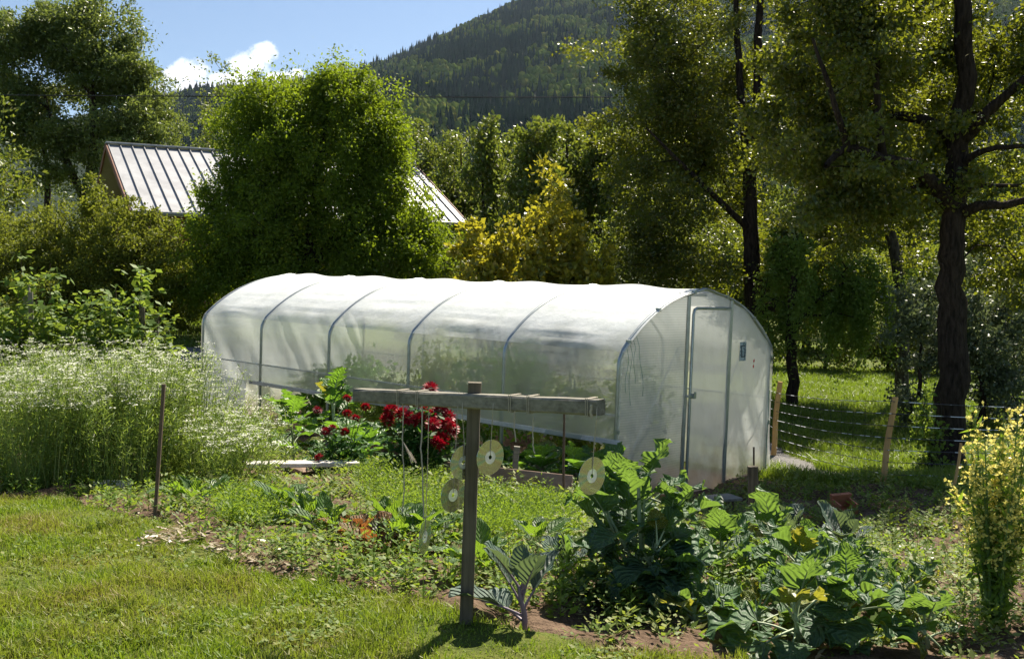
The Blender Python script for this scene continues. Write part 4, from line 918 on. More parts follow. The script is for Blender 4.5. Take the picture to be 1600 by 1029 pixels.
# yellow flowering brassica
def flowering(name, label, base, n, h, spread):
    rt = empty(name, base, label, 'flowering brassica', 'yellow flowering brassicas'); st = G(); fl = G(); fo = G()
    for i in range(n):
        a = rs.rand()*6.28; r = spread*math.sqrt(rs.rand()); hh = h*rs.uniform(.5, 1.08)
        p0 = np.array([math.cos(a)*r*.25, math.sin(a)*r*.25, 0]); p1 = np.array([math.cos(a)*r+rs.normal(0, .03), math.sin(a)*r, hh])
        pts = [p0+(p1-p0)*np.array([t**1.3, t**1.3, t]) for t in np.linspace(0, 1, 7)]
        st.tube(pts, np.linspace(.007, .0018, 7), 5, cap=False)
        k = int(rs.randint(50, 80)); tt = rs.uniform(.35, .99, k)
        C = np.array([p0+(p1-p0)*np.array([t**1.3, t**1.3, t]) for t in tt]); br = rs.normal(size=(k, 3))*np.array([1, 1, .3]); br /= np.linalg.norm(br, axis=1)[:, None]
        E = C+br*rs.uniform(.015, .06, (k, 1))+np.array([0, 0, .02]); st.segs(C, E, .0013, .0008, 3)
        sel = (tt > .42)&(rs.rand(k) < .9); Cc = np.repeat(E[sel], 4, 0)
        fl.leaves(Cc, rs.normal(size=Cc.shape)+np.array([0, 0, .6]), rs.uniform(.010, .017, len(Cc)), .8)
        C2 = np.repeat(C[~sel], 2, 0); fo.leaves(C2, rs.normal(size=C2.shape)+np.array([0, 0, .2]), rs.uniform(.02, .06, len(C2)), .3)
        m2 = rs.randint(30, 50); t2 = rs.uniform(0.05, .9, m2); C3 = np.array([p0+(p1-p0)*np.array([t**1.3, t**1.3, t]) for t in t2]); fo.leaves(C3, rs.normal(size=C3.shape), rs.uniform(.03, .08, m2), .22)
    st.build('stem', M['stemgreen'], rt); fl.build('flowers', M['yelflower'], rt); fo.build('foliage', M['carrot'], rt)
flowering('flowering_brassica', 'tall yellow flowering brassica at the right edge, nearest the kale', on(1566, 3.8), 24, .82, .13)
flowering('flowering_brassica', 'tall yellow flowering brassica furthest to the right', on(1645, 3.95), 22, .84, .13)
# dahlias
def bloom(name, c, r, m, rt, dark=False):
    gg = G()
    for k, (el, q) in enumerate(((-.5, 1.0), (-.15, 1.0), (.2, .98), (.55, .92), (.9, .8), (1.25, .62))):
        n = [14, 16, 16, 13, 10, 6][k]; a = np.arange(n)*2*np.pi/n+k*.3
        D = np.stack([np.cos(a)*math.cos(el), np.sin(a)*math.cos(el), np.full(n, math.sin(el))], 1)+rs.normal(0, .08, (n, 3))
        gg.leaves(D*r*.2, D, r*.85*q, .42, up=np.array([0, 0, 1.]))
    o = gg.build(name, m, rt); o.location = tuple(c); o.rotation_euler = (rs.normal(.5, .3), rs.normal(0, .4), rs.rand()*6)
def dahlia(label, base, blooms, m, w, h, nl, dark=False):
    rt = empty('dahlia_plant', base, label, 'dahlia', 'dahlias by the greenhouse')
    st = G(); fo = G()
    for c, r in blooms:
        p1 = np.array(c)-base; p0 = np.array([p1[0]*.2, p1[1]*.2, 0])
        st.tube([p0+(p1-p0)*np.array([t**1.5, t**1.5, t]) for t in np.linspace(0, 1, 7)], np.linspace(.006, .003, 7), 5, cap=False)
        bloom('flower', p1, r, m, rt)
    st.build('stem', M['stemgreen'], rt)
    C = shell((0, 0, h*.5), (w, w*.8, h*.55), nl, .5); C = np.repeat(C, 3, 0)+rs.normal(0, .02, (nl*3 if len(C) == nl else len(C)*3, 3))
    C = C[C[:, 2] > .02]; fo.leaves(C, rs.normal(size=C.shape)*np.array([1, 1, .5])+C*np.array([1.5, 1.5, 0]), rs.uniform(.05, .10, len(C)), .5, up=np.array([0, 0, 1.2])); fo.build('foliage', M['dahlialeaf'], rt)
b = on(655, 7.9)
dahlia('bushy dahlia covered in bright red flowers below the wooden crossbar', b, [(P(x, y, 7.9+dy), .072) for x, y, dy in ((673,606,.1),(610,640,0),(628,645,-.1),(606,655,0),(638,652,-.15),(655,655,-.1),(672,648,.1),(688,640,.05),(700,650,.1),(676,662,-.2),(698,662,-.1),(706,668,0),(690,685,-.15),(684,692,-.25),(703,676,.1),(648,630,.2),(694,628,.1),(665,640,.2))], M['dahlia'], .26, .58, 420)
b = on(535, 8.3)
dahlia('dark red dahlia with scattered globe flowers left of the wooden crossbar', b, [(P(x, y, 8.3+dy), .045) for x, y, dy in ((496,640,0),(543,622,.1),(571,635,0),(542,645,-.1),(556,653,-.1),(509,673,-.1),(539,674,-.2),(498,714,-.3),(519,668,0))], M['dahliadark'], .24, .36, 200)

# inside the greenhouse
for i, (a, bb, h) in enumerate(((.55, .9, 1.1), (.6, 2.3, 1.25), (.5, 3.6, .9), (.6, 5.0, .9), (2.2, 1.3, 1.2), (2.2, 3.0, 1.3), (2.2, 4.6, 1.2), (2.2, 6.2, .9))):
    p = gh(a, bb, 0); rt = empty('tomato_plant', p, ['tomato plant inside the greenhouse in the nearest bay, left bed', 'tall tomato plant inside the second bay, left bed', 'tomato plant inside the third bay, left bed', 'tomato plant inside the fourth bay, left bed', 'tomato plant inside behind the door, right bed', 'tallest tomato plant inside the third bay, right bed', 'tomato plant inside the fourth bay, right bed', 'low tomato plant inside the far bay, right bed'][i], 'tomato plant', 'plants inside the greenhouse')
    G().tube([(0, 0, 0), (.02, .01, h*.5), (0, 0, h)], .01, 5).build('stem', M['stemgreen'], rt)
    C = shell((0, 0, h*.52), (.42, .42, h*.5), 1000, .6); G().leaves(C, rs.normal(size=C.shape)-np.array([0, 0, .5]), rs.uniform(.06, .13, len(C)), .55).build('foliage', M['squash'] if i % 2 else M['weed'], rt)

# ------------------------------------------------------------------ white flowering herbs
def herb(label, base, w, h, n, lean=0, d=.5):
    rt = empty('flowering_herb', base, label, 'flowering herb', 'white flowering herbs in the bed')
    a = rs.rand(n)*6.283; r = np.sqrt(rs.rand(n)); bx = np.stack([np.cos(a)*r*w*.75, np.sin(a)*r*d*.75, np.zeros(n)], 1)
    hh = h*rs.uniform(.58, 1.06, n)*(1-.18*r**2)
    tp = bx*np.array([1.35, 1.35, 0])+np.stack([lean*hh+rs.normal(0, .09, n), rs.normal(0, .09, n), hh], 1)
    mid = bx*.5+tp*.5+np.stack([rs.normal(0, .02, n), rs.normal(0, .02, n), np.zeros(n)], 1)-np.array([lean*.12, 0, 0])*hh[:, None]
    st = G(); st.segs(bx, mid, .004, .003, 3); st.segs(mid, tp, .003, .0015, 3)
    # side branches with umbels
    k = 9; I = np.repeat(np.arange(n), k); t = rs.uniform(.45, 1, n*k)[:, None]
    C = np.where(t < .5, bx[I]+(mid[I]-bx[I])*2*t, mid[I]+(tp[I]-mid[I])*(2*t-1))
    D = rs.normal(size=C.shape)*np.array([1, 1, .2])+np.array([0, 0, .9]); D /= np.linalg.norm(D, axis=1)[:, None]
    E = C+D*(rs.uniform(.05, .17, n*k)*(1.25-.6*t[:, 0]))[:, None]; st.segs(C, E, .0015, .001, 3); st.build('stem', M['herb'], rt)
    U = np.concatenate([E, tp]); U = U[U[:, 2] > h*.62]; q = 10; J = np.repeat(np.arange(len(U)), q)
    aa = rs.rand(len(J))*6.28; rr = np.sqrt(rs.rand(len(J)))*.026*(rs.choice([.6, 1, 1.5], len(U))[J]); Cc = U[J]+np.stack([np.cos(aa)*rr, np.sin(aa)*rr, rs.normal(0, .003, len(J))-rr*.25], 1)
    G().leaves(Cc, np.stack([np.cos(aa), np.sin(aa), .25*np.ones(len(J))], 1), rs.uniform(.008, .014, len(J))*(rs.choice([.6, .9, 1.3], len(U))[J]), .9, up=np.array([0, 0, 2.])).build('flowers', M['umbel'], rt)
    m = n*85; I = rs.randint(0, n, m); t = rs.rand(m)[:, None]**.65
    C = np.where(t < .5, bx[I]+(mid[I]-bx[I])*2*t, mid[I]+(tp[I]-mid[I])*(2*t-1))+rs.normal(0, .03, (m, 3)); C[:, 2] = np.abs(C[:, 2])
    D = rs.normal(size=C.shape)+np.array([0, 0, .8])
    G().leaves(C, D, rs.uniform(.025, .06, m), .11).build('foliage', M['herbleaf'], rt)
hp = [(35, 7.1, .33, .98, 'white flowering herb clump at the far left edge'), (-60, 7.3, .35, 1.0, 'white flowering herb clump beyond the left edge'), (85, 6.8, .30, .93, 'yellowing herb clump, second from the left edge'), (135, 7.2, .32, 1.02, 'tall white flowering herb clump left of the darkest clump'), (190, 6.9, .33, .98, 'dense dark green herb clump left of the rusty stake'), (235, 7.3, .34, 1.06, 'tallest herb clump with white umbels behind the rusty stake'),
      (285, 7.6, .30, .98, 'white flowering herb clump right of the rusty stake'), (110, 7.9, .4, 1.05, 'white flowering herb clump at the back left of the patch'), (205, 8.1, .4, 1.08, 'white flowering herb clump at the back middle of the patch'), (20, 8.0, .4, 1.05, 'white flowering herb clump at the back beside the cane bushes')]
for px, Y, wd, h, lab in hp: herb(lab, on(px, Y), wd, h, 90, .02)
herb('leaning white herb clump at the right end of the patch', on(320, 7.4), .34, .62, 46, .28, .35)
herb('low leaning herb clump falling over the pale plank', on(350, 7.0), .34, .46, 40, .30, .3)
herb('wispy herb clump between the patch and the squash', on(372, 8.2), .34, .62, 38, .15, .35)

# raspberry canes
def canes(label, base, n, w, h, nl):
    rt = empty('raspberry_bush', base, label, 'cane bush', 'raspberry canes behind the herbs'); st = G(); C = []
    for i in range(n):
        a = rs.rand()*6.28; r = w*math.sqrt(rs.rand()); hh = h*1.15*rs.choice([.55, .7, .8, .9, 1.2])*rs.uniform(.9, 1.05)
        p0 = np.array([math.cos(a)*r*.6, math.sin(a)*r*.6, 0]); p1 = np.array([math.cos(a)*r, math.sin(a)*r, hh])+rs.normal(0, .06, 3)
        tt = np.linspace(0, 1, 8); pts = np.array([p0+(p1-p0)*t+np.array([math.sin(t*3+i)*.04, 0, -.08*t**4]) for t in tt]); st.tube(pts, np.linspace(.006, .002, 8), 5, cap=False)
        k = nl; t = rs.uniform(.12, 1, k); q = np.stack([np.interp(t, tt, pts[:, j]) for j in range(3)], 1)
        q = q+rs.normal(size=q.shape)*np.array([.09, .09, .04])*(1.3-.6*t[:, None]); C.append(q)
    st.build('cane', M['rust'], rt); C = np.concatenate(C); C = np.repeat(C, 3, 0)+rs.normal(0, .018, (len(C)*3, 3))
    G().leaves(C, rs.normal(size=C.shape)*np.array([1, 1, .5])-np.array([0, 0, .35]), rs.uniform(.06, .12, len(C)), .66, up=np.array([0, 0, 1.])).build('foliage', M['rasp'], rt)
for px, Y, n, w_, h, lab in ((60, 11, 14, .45, 1.45, 'raspberry clump around the grey posts at the far left'), (115, 11.3, 12, .45, 1.15, 'raspberry clump second from the left'), (165, 10.8, 13, .5, 1.2, 'raspberry clump in the middle of the cane row'), (212, 11.2, 14, .45, 1.5, 'tallest raspberry clump with a single high shoot'), (228, 11.4, 8, .28, 1.1, 'raspberry clump at the right end beside the lawn'), (0, 11, 12, .45, 1.3, 'raspberry clump at the left picture edge'), (-70, 11, 12, .5, 1.3, 'raspberry clump outside the left edge')):
    canes(lab, on(px, Y), n+5, w_, h, 50)

# ------------------------------------------------------------------ disc stand
def stand():
    b = on(725, 3.45); top = P(742, 597, 3.42)
    rt = empty('scarer_stand', b, 'weathered wooden T-shaped stand with strings and shiny discs hanging from its crossbar', 'bird scarer')
    G().beam((0, 0, -.12), top-b, .046, .04, (0, 1, .01)).build('post', M['oldwoodz'], rt)
    l = P(559, 617, 3.72); r = P(939, 636, 3.10); off = np.array([0, 0, 0])
    G().beam(l-b, r-b, .055, .050, (0, 0, 1)).build('crossbar', M['oldwood'], rt)
    return l, r
BL, BR = stand()
def barpt(px):
    # point on the crossbar seen in pixel column px
    best = min(np.linspace(0, 1, 400), key=lambda t: abs(((BL+(BR-BL)*t)[0]/(BL+(BR-BL)*t)[1])*FPX+CX-px)); return BL+(BR-BL)*best
def discmat():
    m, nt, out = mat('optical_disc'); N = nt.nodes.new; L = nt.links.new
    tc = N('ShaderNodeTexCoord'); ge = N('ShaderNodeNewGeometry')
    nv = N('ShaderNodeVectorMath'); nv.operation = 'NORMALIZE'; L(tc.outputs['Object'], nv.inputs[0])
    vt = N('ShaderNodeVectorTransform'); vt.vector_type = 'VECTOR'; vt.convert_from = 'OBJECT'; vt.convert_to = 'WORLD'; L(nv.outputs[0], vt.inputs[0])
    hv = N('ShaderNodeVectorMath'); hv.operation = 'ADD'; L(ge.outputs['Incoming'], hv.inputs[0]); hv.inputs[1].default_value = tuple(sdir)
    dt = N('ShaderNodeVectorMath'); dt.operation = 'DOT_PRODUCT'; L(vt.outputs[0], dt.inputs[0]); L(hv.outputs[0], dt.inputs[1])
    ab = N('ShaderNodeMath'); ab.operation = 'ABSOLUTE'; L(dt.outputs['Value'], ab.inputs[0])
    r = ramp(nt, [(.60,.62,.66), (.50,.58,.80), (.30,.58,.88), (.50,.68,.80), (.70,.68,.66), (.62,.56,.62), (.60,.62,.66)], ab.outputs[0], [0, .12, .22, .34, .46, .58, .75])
    p = pbr(nt, None, r.outputs[0], .14, 1.0); t = N('ShaderNodeBsdfTransparent'); t.inputs[0].default_value = (.9,.9,.82,1)
    tl = N('ShaderNodeBsdfTranslucent'); tl.inputs[0].default_value = (.7,.7,.5,1)
    mx = N('ShaderNodeMixShader'); mx.inputs[0].default_value = .38; L(p.outputs[0], mx.inputs[1]); L(t.outputs[0], mx.inputs[2])
    m2 = N('ShaderNodeMixShader'); m2.inputs[0].default_value = .07; L(mx.outputs[0], m2.inputs[1]); L(tl.outputs[0], m2.inputs[2])
    L(m2.outputs[0], out.inputs[0]); return m
M['disc'] = discmat(); M['hub'] = film('clear_hub', .5, .15, .15, .1)
def disc(label, px, cyp, yaw, strpx=None, tassel=None, tail=0):
    p = barpt(px); Y = p[1]-.02; c = at(px if strpx is None else strpx, cyp, Y)
    rt = empty('hanging_disc', c, label, 'disc', 'shiny discs hung from the crossbar')
    rt.rotation_euler = (R_(2), R_(3), yaw)
    n = 64; a = np.arange(n)*2*np.pi/n
    def ring(r0, r1, th, m, nm, par=None):
        V = []
        for (rr, yy) in ((r0, -th), (r1, -th), (r1, th), (r0, th)): V += [(rr*math.cos(t), yy, rr*math.sin(t)) for t in a]
        F = [[k*n+j, k*n+(j+1) % n, ((k+1) % 4)*n+(j+1) % n, ((k+1) % 4)*n+j] for k in range(4) for j in range(n)]
        return G().add(V, F).build(nm, m, par if par else rt)
    ring(.0225, .06, .0006, M['disc'], 'disc_face'); ring(.0075, .0226, .0007, M['hub'], 'disc_hub')
    # string from the bar, hanging to the disc
    top = np.array(p)+np.array([0, -.028, .027])-c; inv = Matrix.Rotation(-yaw, 3, 'Z')
    pts = [Vector(top), Vector((top[0], -.04, top[2]-.06)), Vector((top[0]*.5, -.008, top[2]*.5)), Vector((0, -.003, .062)), Vector((0, -.003, .008))]
    G().tube([inv@v for v in pts], .0014, 5).build('string', M['string'], rt)
    return rt
disc('clear greenish disc hanging alone at the right end of the crossbar', 925, 743, R_(42))
disc('disc hanging just right of the wooden post', 766, 714, R_(42))
disc('disc half hidden behind the left side of the wooden post', 718, 722, R_(45), 724)
disc('lowest bluish disc left of the wooden post', 708, 773, R_(48))
disc('edge-on disc at the bottom of the long string', 661, 838, R_(74), 664)
def hangstring(label, px, pts, r=.0022, fray=None, knot=True):
    p = barpt(px); Y = p[1]-.03; q = [at(x, y, Y) for x, y in pts]
    rt = empty('hanging_string', q[0], label, 'string', 'strings tied to the crossbar')
    g1 = G(); V = [v-q[0] for v in q]; fine = []
    for i in range(len(V)-1):
        for s in np.linspace(0, 1, 6, endpoint=False): fine.append(V[i]+(V[i+1]-V[i])*s+rs.normal(0, .0008, 3))
    fine.append(V[-1]); g1.tube(fine, r, 5).build('cord', M['string'], rt)
    g2 = G(); c = p-q[0]; d = (BR-BL)/np.linalg.norm(BR-BL)
    nrm = np.cross(d, [0, 0, 1.])
    for s in (-.004, .003):
        loop = [c+d*s+nrm*x*.0305+np.array([0, 0, z*.0285]) for x, z in ((1,1),(1,-1),(-1,-1),(-1,1),(1,1))]; g2.tube(loop, .0016, 4)
    g2.build('loop', M['string'], rt)
    if fray:
        g3 = G()
        for k in range(22):
            a0 = at(*fray[0], Y)-q[0]; b0 = at(*fray[1], Y)-q[0]; e = b0+rs.normal(0, .008, 3); g3.segs([a0, (a0+e)/2+rs.normal(0, .003, 3)], [(a0+e)/2, e], .0009, .0007, 3)
        g3.build('frayed_end', M['string'], rt)
hangstring('frayed string with a loose tassel near the left end of the crossbar', 629, [(629,612),(630,640),(629,690),(632,760),(629,800)], fray=((630,690),(645,720)))
hangstring('long braided string left of the lowest disc', 660, [(660,614),(660,640),(658,700),(661,760),(662,810)], .0028)
hangstring('short string loop hanging right of the twin discs', 833, [(833,650),(832,672),(834,706),(836,708)])
hangstring('short knotted string on the crossbar right of the post', 805, [(805,640),(803,660),(806,690)])
hangstring('white knotted string at the right tip of the crossbar', 925, [(925,632),(923,645),(926,652)], .005)

# ------------------------------------------------------------------ stakes, fence, planks
def stake(name, label, px0, y0, px1, y1, Y, r, m, cat='stake', group=None, square=False, n=8, Yt=None):
    b = P(px0, y0, Y); t = P(px1, y1, Yt or Y); rt_ = G(); zg = tz(b[0], b[1]); base = np.array([b[0], b[1], zg]); lo = b-base
    lo = np.array([0, 0, -.08]); v = t-base
    if square: rt_.beam(lo, v, r*2, r*1.8, (0, 1, .01))
    else: rt_.tube([lo+(v-lo)*s+np.array([math.sin(s*7+px0)*r*.25, 0, 0]) for s in np.linspace(0, 1, 9)], np.linspace(r, r*.92, 9), n)
    o = rt_.build(name, m, smooth=not square); o.location = tuple(base); tag(o, label, cat, group); return o
stake('garden_stake', 'thin rusty stake leaning in front of the white herbs', 240, 815, 256, 600, 5.3, .009, M['rust'], square=True)
stake('garden_rod', 'rusty round rod standing right of the wooden post near the boards', 881, 775, 881, 643, 7.4, .010, M['rust'])
stake('garden_post', 'short dark square post in the bed in front of the greenhouse door', 1178, 838, 1176, 728, 6.9, .032, M['oldwoodz'], 'post', square=True)
stake('garden_rod', 'thin iron rod just behind the short dark post', 1180, 800, 1178, 698, 7.6, .008, M['rust'])
stake('garden_post', 'slanted weathered grey stub behind the hanging discs', 799, 752, 808, 697, 7.9, .024, M['oldwood'], 'post', square=True)
stake('fence_post', 'yellow wooden fence post leaning beside the right greenhouse corner', 1207, 700, 1218, 596, 12.5, .035, M['stakewood'], 'fence post', 'round wooden fence posts', Yt=12.5)
stake('fence_post', 'yellow wooden fence post leaning right in the middle of the netting', 1377, 762, 1398, 620, 9.3, .031, M['stakewood'], 'fence post', 'round wooden fence posts')
stake('fence_post', 'thin wooden stake leaning beside the yellow flowers', 1486, 790, 1502, 692, 8.4, .014, M['stakewood'], 'fence post', 'round wooden fence posts')
stake('cane_post', 'light grey round post at the far left among the raspberries', 40, 600, 41, 445, 11.2, .045, M['oldwood'], 'post', 'posts in the raspberry row')
stake('cane_post', 'grey post right beside the light one in the raspberries', 47, 610, 48, 456, 10.8, .03, M['oldwood'], 'post', 'posts in the raspberry row')
stake('cane_post', 'thin brown post in the middle of the raspberry row', 222, 600, 222, 480, 11.0, .03, M['oldwoodz'], 'post', 'posts in the raspberry row')
stake('cane_post', 'dark post at the right end of the raspberry row', 245, 600, 244, 490, 11.6, .035, M['oldwoodz'], 'post', 'posts in the raspberry row')
# electric netting
def netting():
    pts = [(3.55, 16.5), tuple(P(1212, 640, 12.5)[:2]), tuple(P(1388, 690, 9.25)[:2]), (6.6, 10.4), (9.5, 11.6)]
    base = np.array([pts[2][0], pts[2][1], tz(*pts[2])])
    rt = empty('wire_netting', base, 'white and black electric netting strung between the wooden fence posts', 'fence')
    m, nt, out = mat('twisted_polywire'); t = nt.nodes.new('ShaderNodeTexNoise'); t.inputs['Scale'].default_value = 7; t.inputs['Detail'].default_value = 1
    tc = nt.nodes.new('ShaderNodeTexCoord'); nt.links.new(tc.outputs['Object'], t.inputs[0]); pbr(nt, out, ramp(nt, [(.03,.03,.03), (.8,.82,.85)], t.outputs[0], [.52, .56]).outputs[0], .5)
    for k in range(7):
        h = .10+k*.115; g1 = G(); q = []
        for i in range(len(pts)-1):
            for s in np.linspace(0, 1, 14, endpoint=False):
                x = pts[i][0]+(pts[i+1][0]-pts[i][0])*s; y = pts[i][1]+(pts[i+1][1]-pts[i][1])*s
                z0 = tz(*pts[i])*(1-s)+tz(*pts[i+1])*s; q.append(np.array([x, y, z0+h-.03*math.sin(math.pi*s)])-base)
        g1.tube(q, .0034, 4).build('wire', m, rt)
    g2 = G()
    for i in range(len(pts)-1):
        L = math.dist(pts[i], pts[i+1])
        for s in np.arange(.1, 1, .3/L):
            x = pts[i][0]+(pts[i+1][0]-pts[i][0])*s; y = pts[i][1]+(pts[i+1][1]-pts[i][1])*s; z0 = tz(*pts[i])*(1-s)+tz(*pts[i+1])*s-.03*math.sin(math.pi*s)
            g2.segs([np.array([x, y, z0+.06])-base], [np.array([x, y, z0+.79])-base], .0014, .0014, 3)
    g2.build('vertical_strand', M['black'], rt)
netting()
def plank(name, label, a, b_, w_, h, m, up=(0, 0, 1), cat='plank', group='boards lying in the garden'):
    a = np.array(a); b_ = np.array(b_); c = (a+b_)/2; o = G().beam(a-c, b_-c, w_, h, up).build(name, m); o.location = tuple(c); return tag(o, label, cat, group)
e = np.array([0, 0, .035])
plank('plank', 'pale sunlit plank lying across the bed left of the red dahlia', on(378, 7.75)+e*3, on(556, 8.15)+e*3.3, .16, .035, M['plank'])
plank('plank', 'short pale plank under the white herbs', on(140, 6.7)+e, on(200, 6.8)+e, .12, .04, M['plank'])
p0, p1 = P(690, 743, 7.9), P(893, 760, 7.5); p0[2] = max(tz(p0[0], p0[1])+.05, min(p0[2], tz(p0[0], p0[1])+.09)); p1[2] = max(tz(p1[0], p1[1])+.05, min(p1[2], tz(p1[0], p1[1])+.09))
plank('plank', 'broad brown board standing on edge behind the hanging discs', p0+np.array([0, 0, .02]), p1+np.array([0, 0, .02]), .03, .19, M['plankred'], up=(0, .45, 1))
plank('plank', 'long tan board edging the bed inside the open greenhouse side', gh(.45, .75, .12), gh(.45, 3.4, .12), .03, .30, M['plankred'])
plank('plank', 'narrow board lying at the foot of the broad brown one', on(800, 7.45)+e*.9, on(925, 7.15)+e*.9, .06, .02, M['oldwood'])
c = P(1126, 778, 7.9); rt = empty('wooden_bench', (c[0], c[1], tz(c[0], c[1])), 'low rough wooden board on short legs before the greenhouse door', 'bench')
hgt = c[2]-tz(c[0], c[1])
G().beam((-.14, -.05, hgt), (.13, .06, hgt), .2, .022).build('board', M['oldwood'], rt)
for dx in (-.1, .1): G().beam((dx, 0, -.05), (dx, 0, hgt-.011), .02, .02, (0, 1, 0)).build('leg', M['oldwoodz'], rt)
def trough():
    c = g(1316, 801); z = tz(c[0], c[1]); rt = empty('terracotta_trough', (c[0], c[1], z), 'orange terracotta trough tipped at the back of the cabbage bed', 'planter', rz=R_(22))
    rt.rotation_euler = (R_(18), 0, R_(22)); up = .03; rt.scale = (1.15, 1.15, 1.15)
    g1 = G(); 
    for cc, d in (((0, .055, .05), (.16, .015, .11)), ((0, -.055, .03), (.16, .015, .05)), ((-.0725, 0, .045), (.015, .095, .09)), ((.0725, 0, .045), (.015, .095, .09)), ((0, 0, .005), (.13, .095, .012))): g1.box((cc[0], cc[1], cc[2]+up-.03), d)
    g1.build('body', M['terracotta'], rt); G().box((0, .055, .112+up-.03), (.175, .028, .018)).build('rim', M['terracotta'], rt)
trough()
def stone(label, px, py, Y, s, m, fl=.5, cat='stone'):
    c = P(px, py, Y); gg = G(); V = []; n1, n2 = 7, 10
    for i in range(n1+1):
        for j in range(n2):
            t = math.pi*i/n1; a = 2*math.pi*j/n2; rr = rs.uniform(.85, 1.1); V.append((s*rr*math.sin(t)*math.cos(a), s*.8*rr*math.sin(t)*math.sin(a), s*fl*rr*math.cos(t)))
    F = [[i*n2+j, i*n2+(j+1) % n2, (i+1)*n2+(j+1) % n2, (i+1)*n2+j] for i in range(n1) for j in range(n2)]
    o = gg.add(V, F).build(cat.replace(' ', '_'), m); o.location = (c[0], c[1], tz(c[0], c[1])+s*fl*.5); tag(o, label, cat, 'stones in the bed')
stone('flat orange-brown brick left of the terracotta trough', 1258, 794, 7.9, .06, M['terracotta'], .35, 'brick')
stone('dark lumpy stone at the foot of the short dark post', 1186, 838, 6.6, .07, M['black'], .6)
stone('pale stone under the white herbs', 168, 752, 6.7, .07, M['stone'])
stone('grey stone in the bed left of the long string', 586, 790, 6.4, .05, M['stone'], .6)
stone('grey stone at the right side behind the kale', 1452, 826, 6.0, .06, M['stone'], .5)
stone('large brown stone beside the dark dahlia', 470, 712, 8.2, .12, M['plankred'], .5)

# ------------------------------------------------------------------ ground cover
def fan(n, a0, a1, y0, y1, p=1.0):
    a = rs.uniform(a0, a1, n); y = y0+(y1-y0)*rs.rand(n)**p; return a*y, y
inside = lambda x, y: inpoly(x, y, [tuple(gh(*q)[:2]) for q in ((-.02, -.06, 0), (GW+.02, -.06, 0), (GW+.02, GL, 0), (-.02, GL, 0))])
def put(x, y, dz=0): return np.stack([x, y, terr(x, y)+dz], 1)
def lawn():
    x, y = fan(350000, -.78, .70, 2.3, 8.2, 1.15); k = ~soilmask(x, y) & ~pathmask(x, y); x, y = x[k], y[k]
    cl = vnoise(x, y, .16, 61)*.6+vnoise(x, y, .45, 62)*.4; keep = rs.rand(len(x)) < .45+cl*.8; x, y, cl = x[keep], y[keep], cl[keep]
    n = len(x); gg = G(); h = (.012+.075*cl**1.4)*rs.uniform(.6, 1.35, n)
    gg.blades(put(x, y, -.004), h, rs.uniform(.0022, .0045, n)*(1+y/14), rs.uniform(.1, .9, n))
    tag(gg.build('grass', M['grass']), 'short sunlit lawn grass with brownish patches in the foreground', 'grass', kind='stuff')
    # clover and plantain in the lawn
    x, y = fan(16000, -.7, .6, 2.4, 7, 1.1); k = ~soilmask(x, y) & (vnoise(x, y, .35, 63) > .48); x, y = x[k], y[k]; C = np.repeat(put(x, y, .018), 3, 0)
    a = rs.rand(len(C))*6.28; gg = G().leaves(C, np.stack([np.cos(a), np.sin(a), rs.uniform(-.1, .6, len(C))], 1), rs.uniform(.010, .024, len(C)), .8, up=np.array([0, 0, 2.]))
    tag(gg.build('clover', M['weed']), 'clover and small broad weeds growing in the lawn', 'clover', kind='stuff')
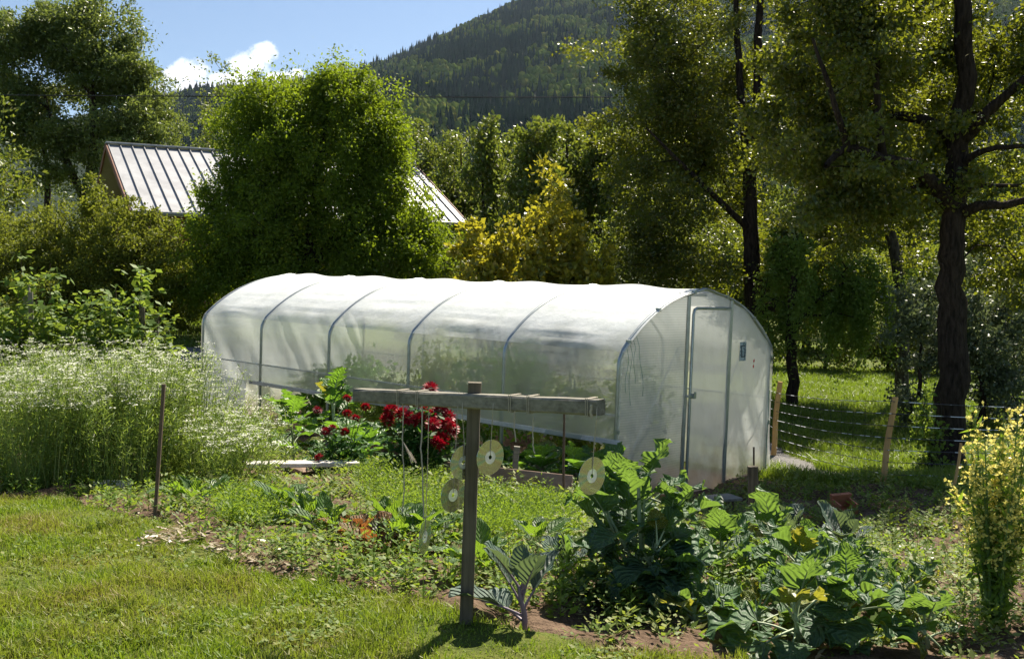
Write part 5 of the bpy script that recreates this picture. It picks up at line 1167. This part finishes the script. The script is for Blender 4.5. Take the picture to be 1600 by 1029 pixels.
def weeds():
    x, y = fan(21000, -.62, .95, 2.6, 11.5, .95); k = soilmask(x, y) & ~inside(x, y); x, y = x[k], y[k]
    d = vnoise(x, y, .45, 71)*.55+vnoise(x, y, .17, 72)*.45; k = (d > .47)|(rs.rand(len(x)) < .10); x, y, d = x[k], y[k], d[k]
    gg = G(); n = len(x); b = put(x, y); hh = np.clip((d-.36)*.5, .012, .16)*rs.uniform(.5, 1.3, n)
    I = np.repeat(np.arange(n), 11); m = len(I); t = rs.rand(m); a = rs.rand(m)*6.28
    C = b[I]+np.stack([np.cos(a)*.045*rs.rand(m), np.sin(a)*.045*rs.rand(m), hh[I]*t], 1)
    gg.leaves(C, np.stack([np.cos(a), np.sin(a), rs.uniform(-.2, 1.0, m)], 1), rs.uniform(.012, .034, m)*(1+.3*(y[I] > 6))*(rs.uniform(.6, 1.7, n)[I]), .5, up=np.array([0, 0, 1.2]))
    tag(gg.build('garden_weeds', M['weed']), 'low leafy weeds and seedlings covering the vegetable bed', 'weeds', kind='stuff')
    x, y = fan(2600, -.62, .6, 3.6, 11.5, .95); k = soilmask(x, y) & ~inside(x, y) & (vnoise(x, y, .7, 78) > .42); x, y = x[k], y[k]
    n = len(x); b = put(x, y); hh = rs.uniform(.08, .24, n)*(.6+.5*vnoise(x, y, 1.1, 79)); I = np.repeat(np.arange(n), 26); m = len(I); t = rs.rand(m); a = rs.rand(m)*6.28
    C = b[I]+np.stack([np.cos(a)*.03*rs.rand(m), np.sin(a)*.03*rs.rand(m), hh[I]*t], 1); g9 = G().segs(b, b+np.stack([0*hh, 0*hh, hh], 1), .002, .001, 3)
    g9.leaves(C, np.stack([np.cos(a), np.sin(a), rs.uniform(0, 1.0, m)], 1), rs.uniform(.02, .055, m)*(1.15-.6*t), .4, up=np.array([0, 0, 1.2]))
    tag(g9.build('tall_weeds', M['carrot']), 'taller upright weeds and self-sown herbs between the vegetable rows', 'weeds', kind='stuff')
    # carrot tops
    gg = G(); P_ = [((560,740),(700,720),(700,800),(560,800)), ((745,782),(900,796),(905,850),(745,850)), ((600,800),(700,790),(700,840),(600,840)), ((340,790),(430,780),(440,830),(350,830))]
    for Q in P_:
        q = np.array([g(*p) for p in Q]); c0, c1 = q[:, :2].min(0), q[:, :2].max(0); n = int(np.clip((c1-c0).prod()*900, 300, 1500))
        x = rs.uniform(c0[0], c1[0], n); y = rs.uniform(c0[1], c1[1], n); k = inpoly(x, y, q) & ~inside(x, y); x, y = x[k], y[k]; b = put(x, y)
        I = np.repeat(np.arange(len(b)), 34); m = len(I); a = rs.rand(m)*6.28; t = rs.rand(m)**.7; h = rs.uniform(.09, .17, len(b))[I]
        C = b[I]+np.stack([np.cos(a)*t*.06, np.sin(a)*t*.06, h*t], 1); gg.leaves(C, np.stack([np.cos(a), np.sin(a), rs.uniform(0, 1.5, m)], 1), rs.uniform(.012, .028, m), .28)
    tag(gg.build('carrot_tops', M['carrot']), 'feathery bright green carrot tops behind the hanging discs', 'carrot tops', kind='stuff')
    # dry litter
    x, y = fan(9000, -.6, .8, 3.0, 9, 1.); k = soilmask(x, y) & ~inside(x, y) & (vnoise(x, y, .3, 75) > .46); x, y = x[k], y[k]; a = rs.rand(len(x))*6.28
    gg = G().leaves(put(x, y, .012), np.stack([np.cos(a), np.sin(a), rs.uniform(-.1, .35, len(x))], 1), rs.uniform(.015, .055, len(x)), .35, up=np.array([0, 0, 1.5]))
    for px, py in ((250,845),(265,850),(275,838),(300,850),(390,882),(355,865),(420,870),(470,905),(285,835),(240,855)):
        c = g(px, py); m = 45; a = rs.rand(m)*6.28; gg.leaves(c+np.stack([rs.normal(0, .05, m), rs.normal(0, .05, m), rs.uniform(.01, .05, m)], 1), np.stack([np.cos(a), np.sin(a), rs.uniform(-.1, .5, m)], 1), rs.uniform(.02, .06, m), .3, up=np.array([0, 0, 1.]))
    tag(gg.build('dry_litter', M['dry']), 'bleached dead leaves and clippings scattered along the bed', 'dry leaves', kind='stuff')
def meadow():
    x, y = fan(175000, .22, .85, 8.5, 27, 1.25); k = ~soilmask(x, y) & ~pathmask(x, y) & ~inside(x, y); x, y = x[k], y[k]
    x2, y2 = fan(50000, -.60, .02, 13, 27, 1.0); k = ~soilmask(x2, y2) & ~pathmask(x2, y2) & ~inside(x2, y2); x = np.r_[x, x2[k]]; y = np.r_[y, y2[k]]
    x2, y2 = fan(16000, -.6, .62, 27, 40, 1.0); x = np.r_[x, x2]; y = np.r_[y, y2]
    cl = vnoise(x, y, .5, 81); n = len(x); gg = G(); gg.blades(put(x, y, -.01), (.05+.13*cl)*rs.uniform(.5, 1.4, n), rs.uniform(.005, .010, n)*(1+y/25), rs.uniform(.1, 1.0, n))
    tag(gg.build('meadow_grass', M['meadow']), 'longer meadow grass beyond the netting and behind the garden', 'grass', kind='stuff')
lawn(); weeds(); meadow()
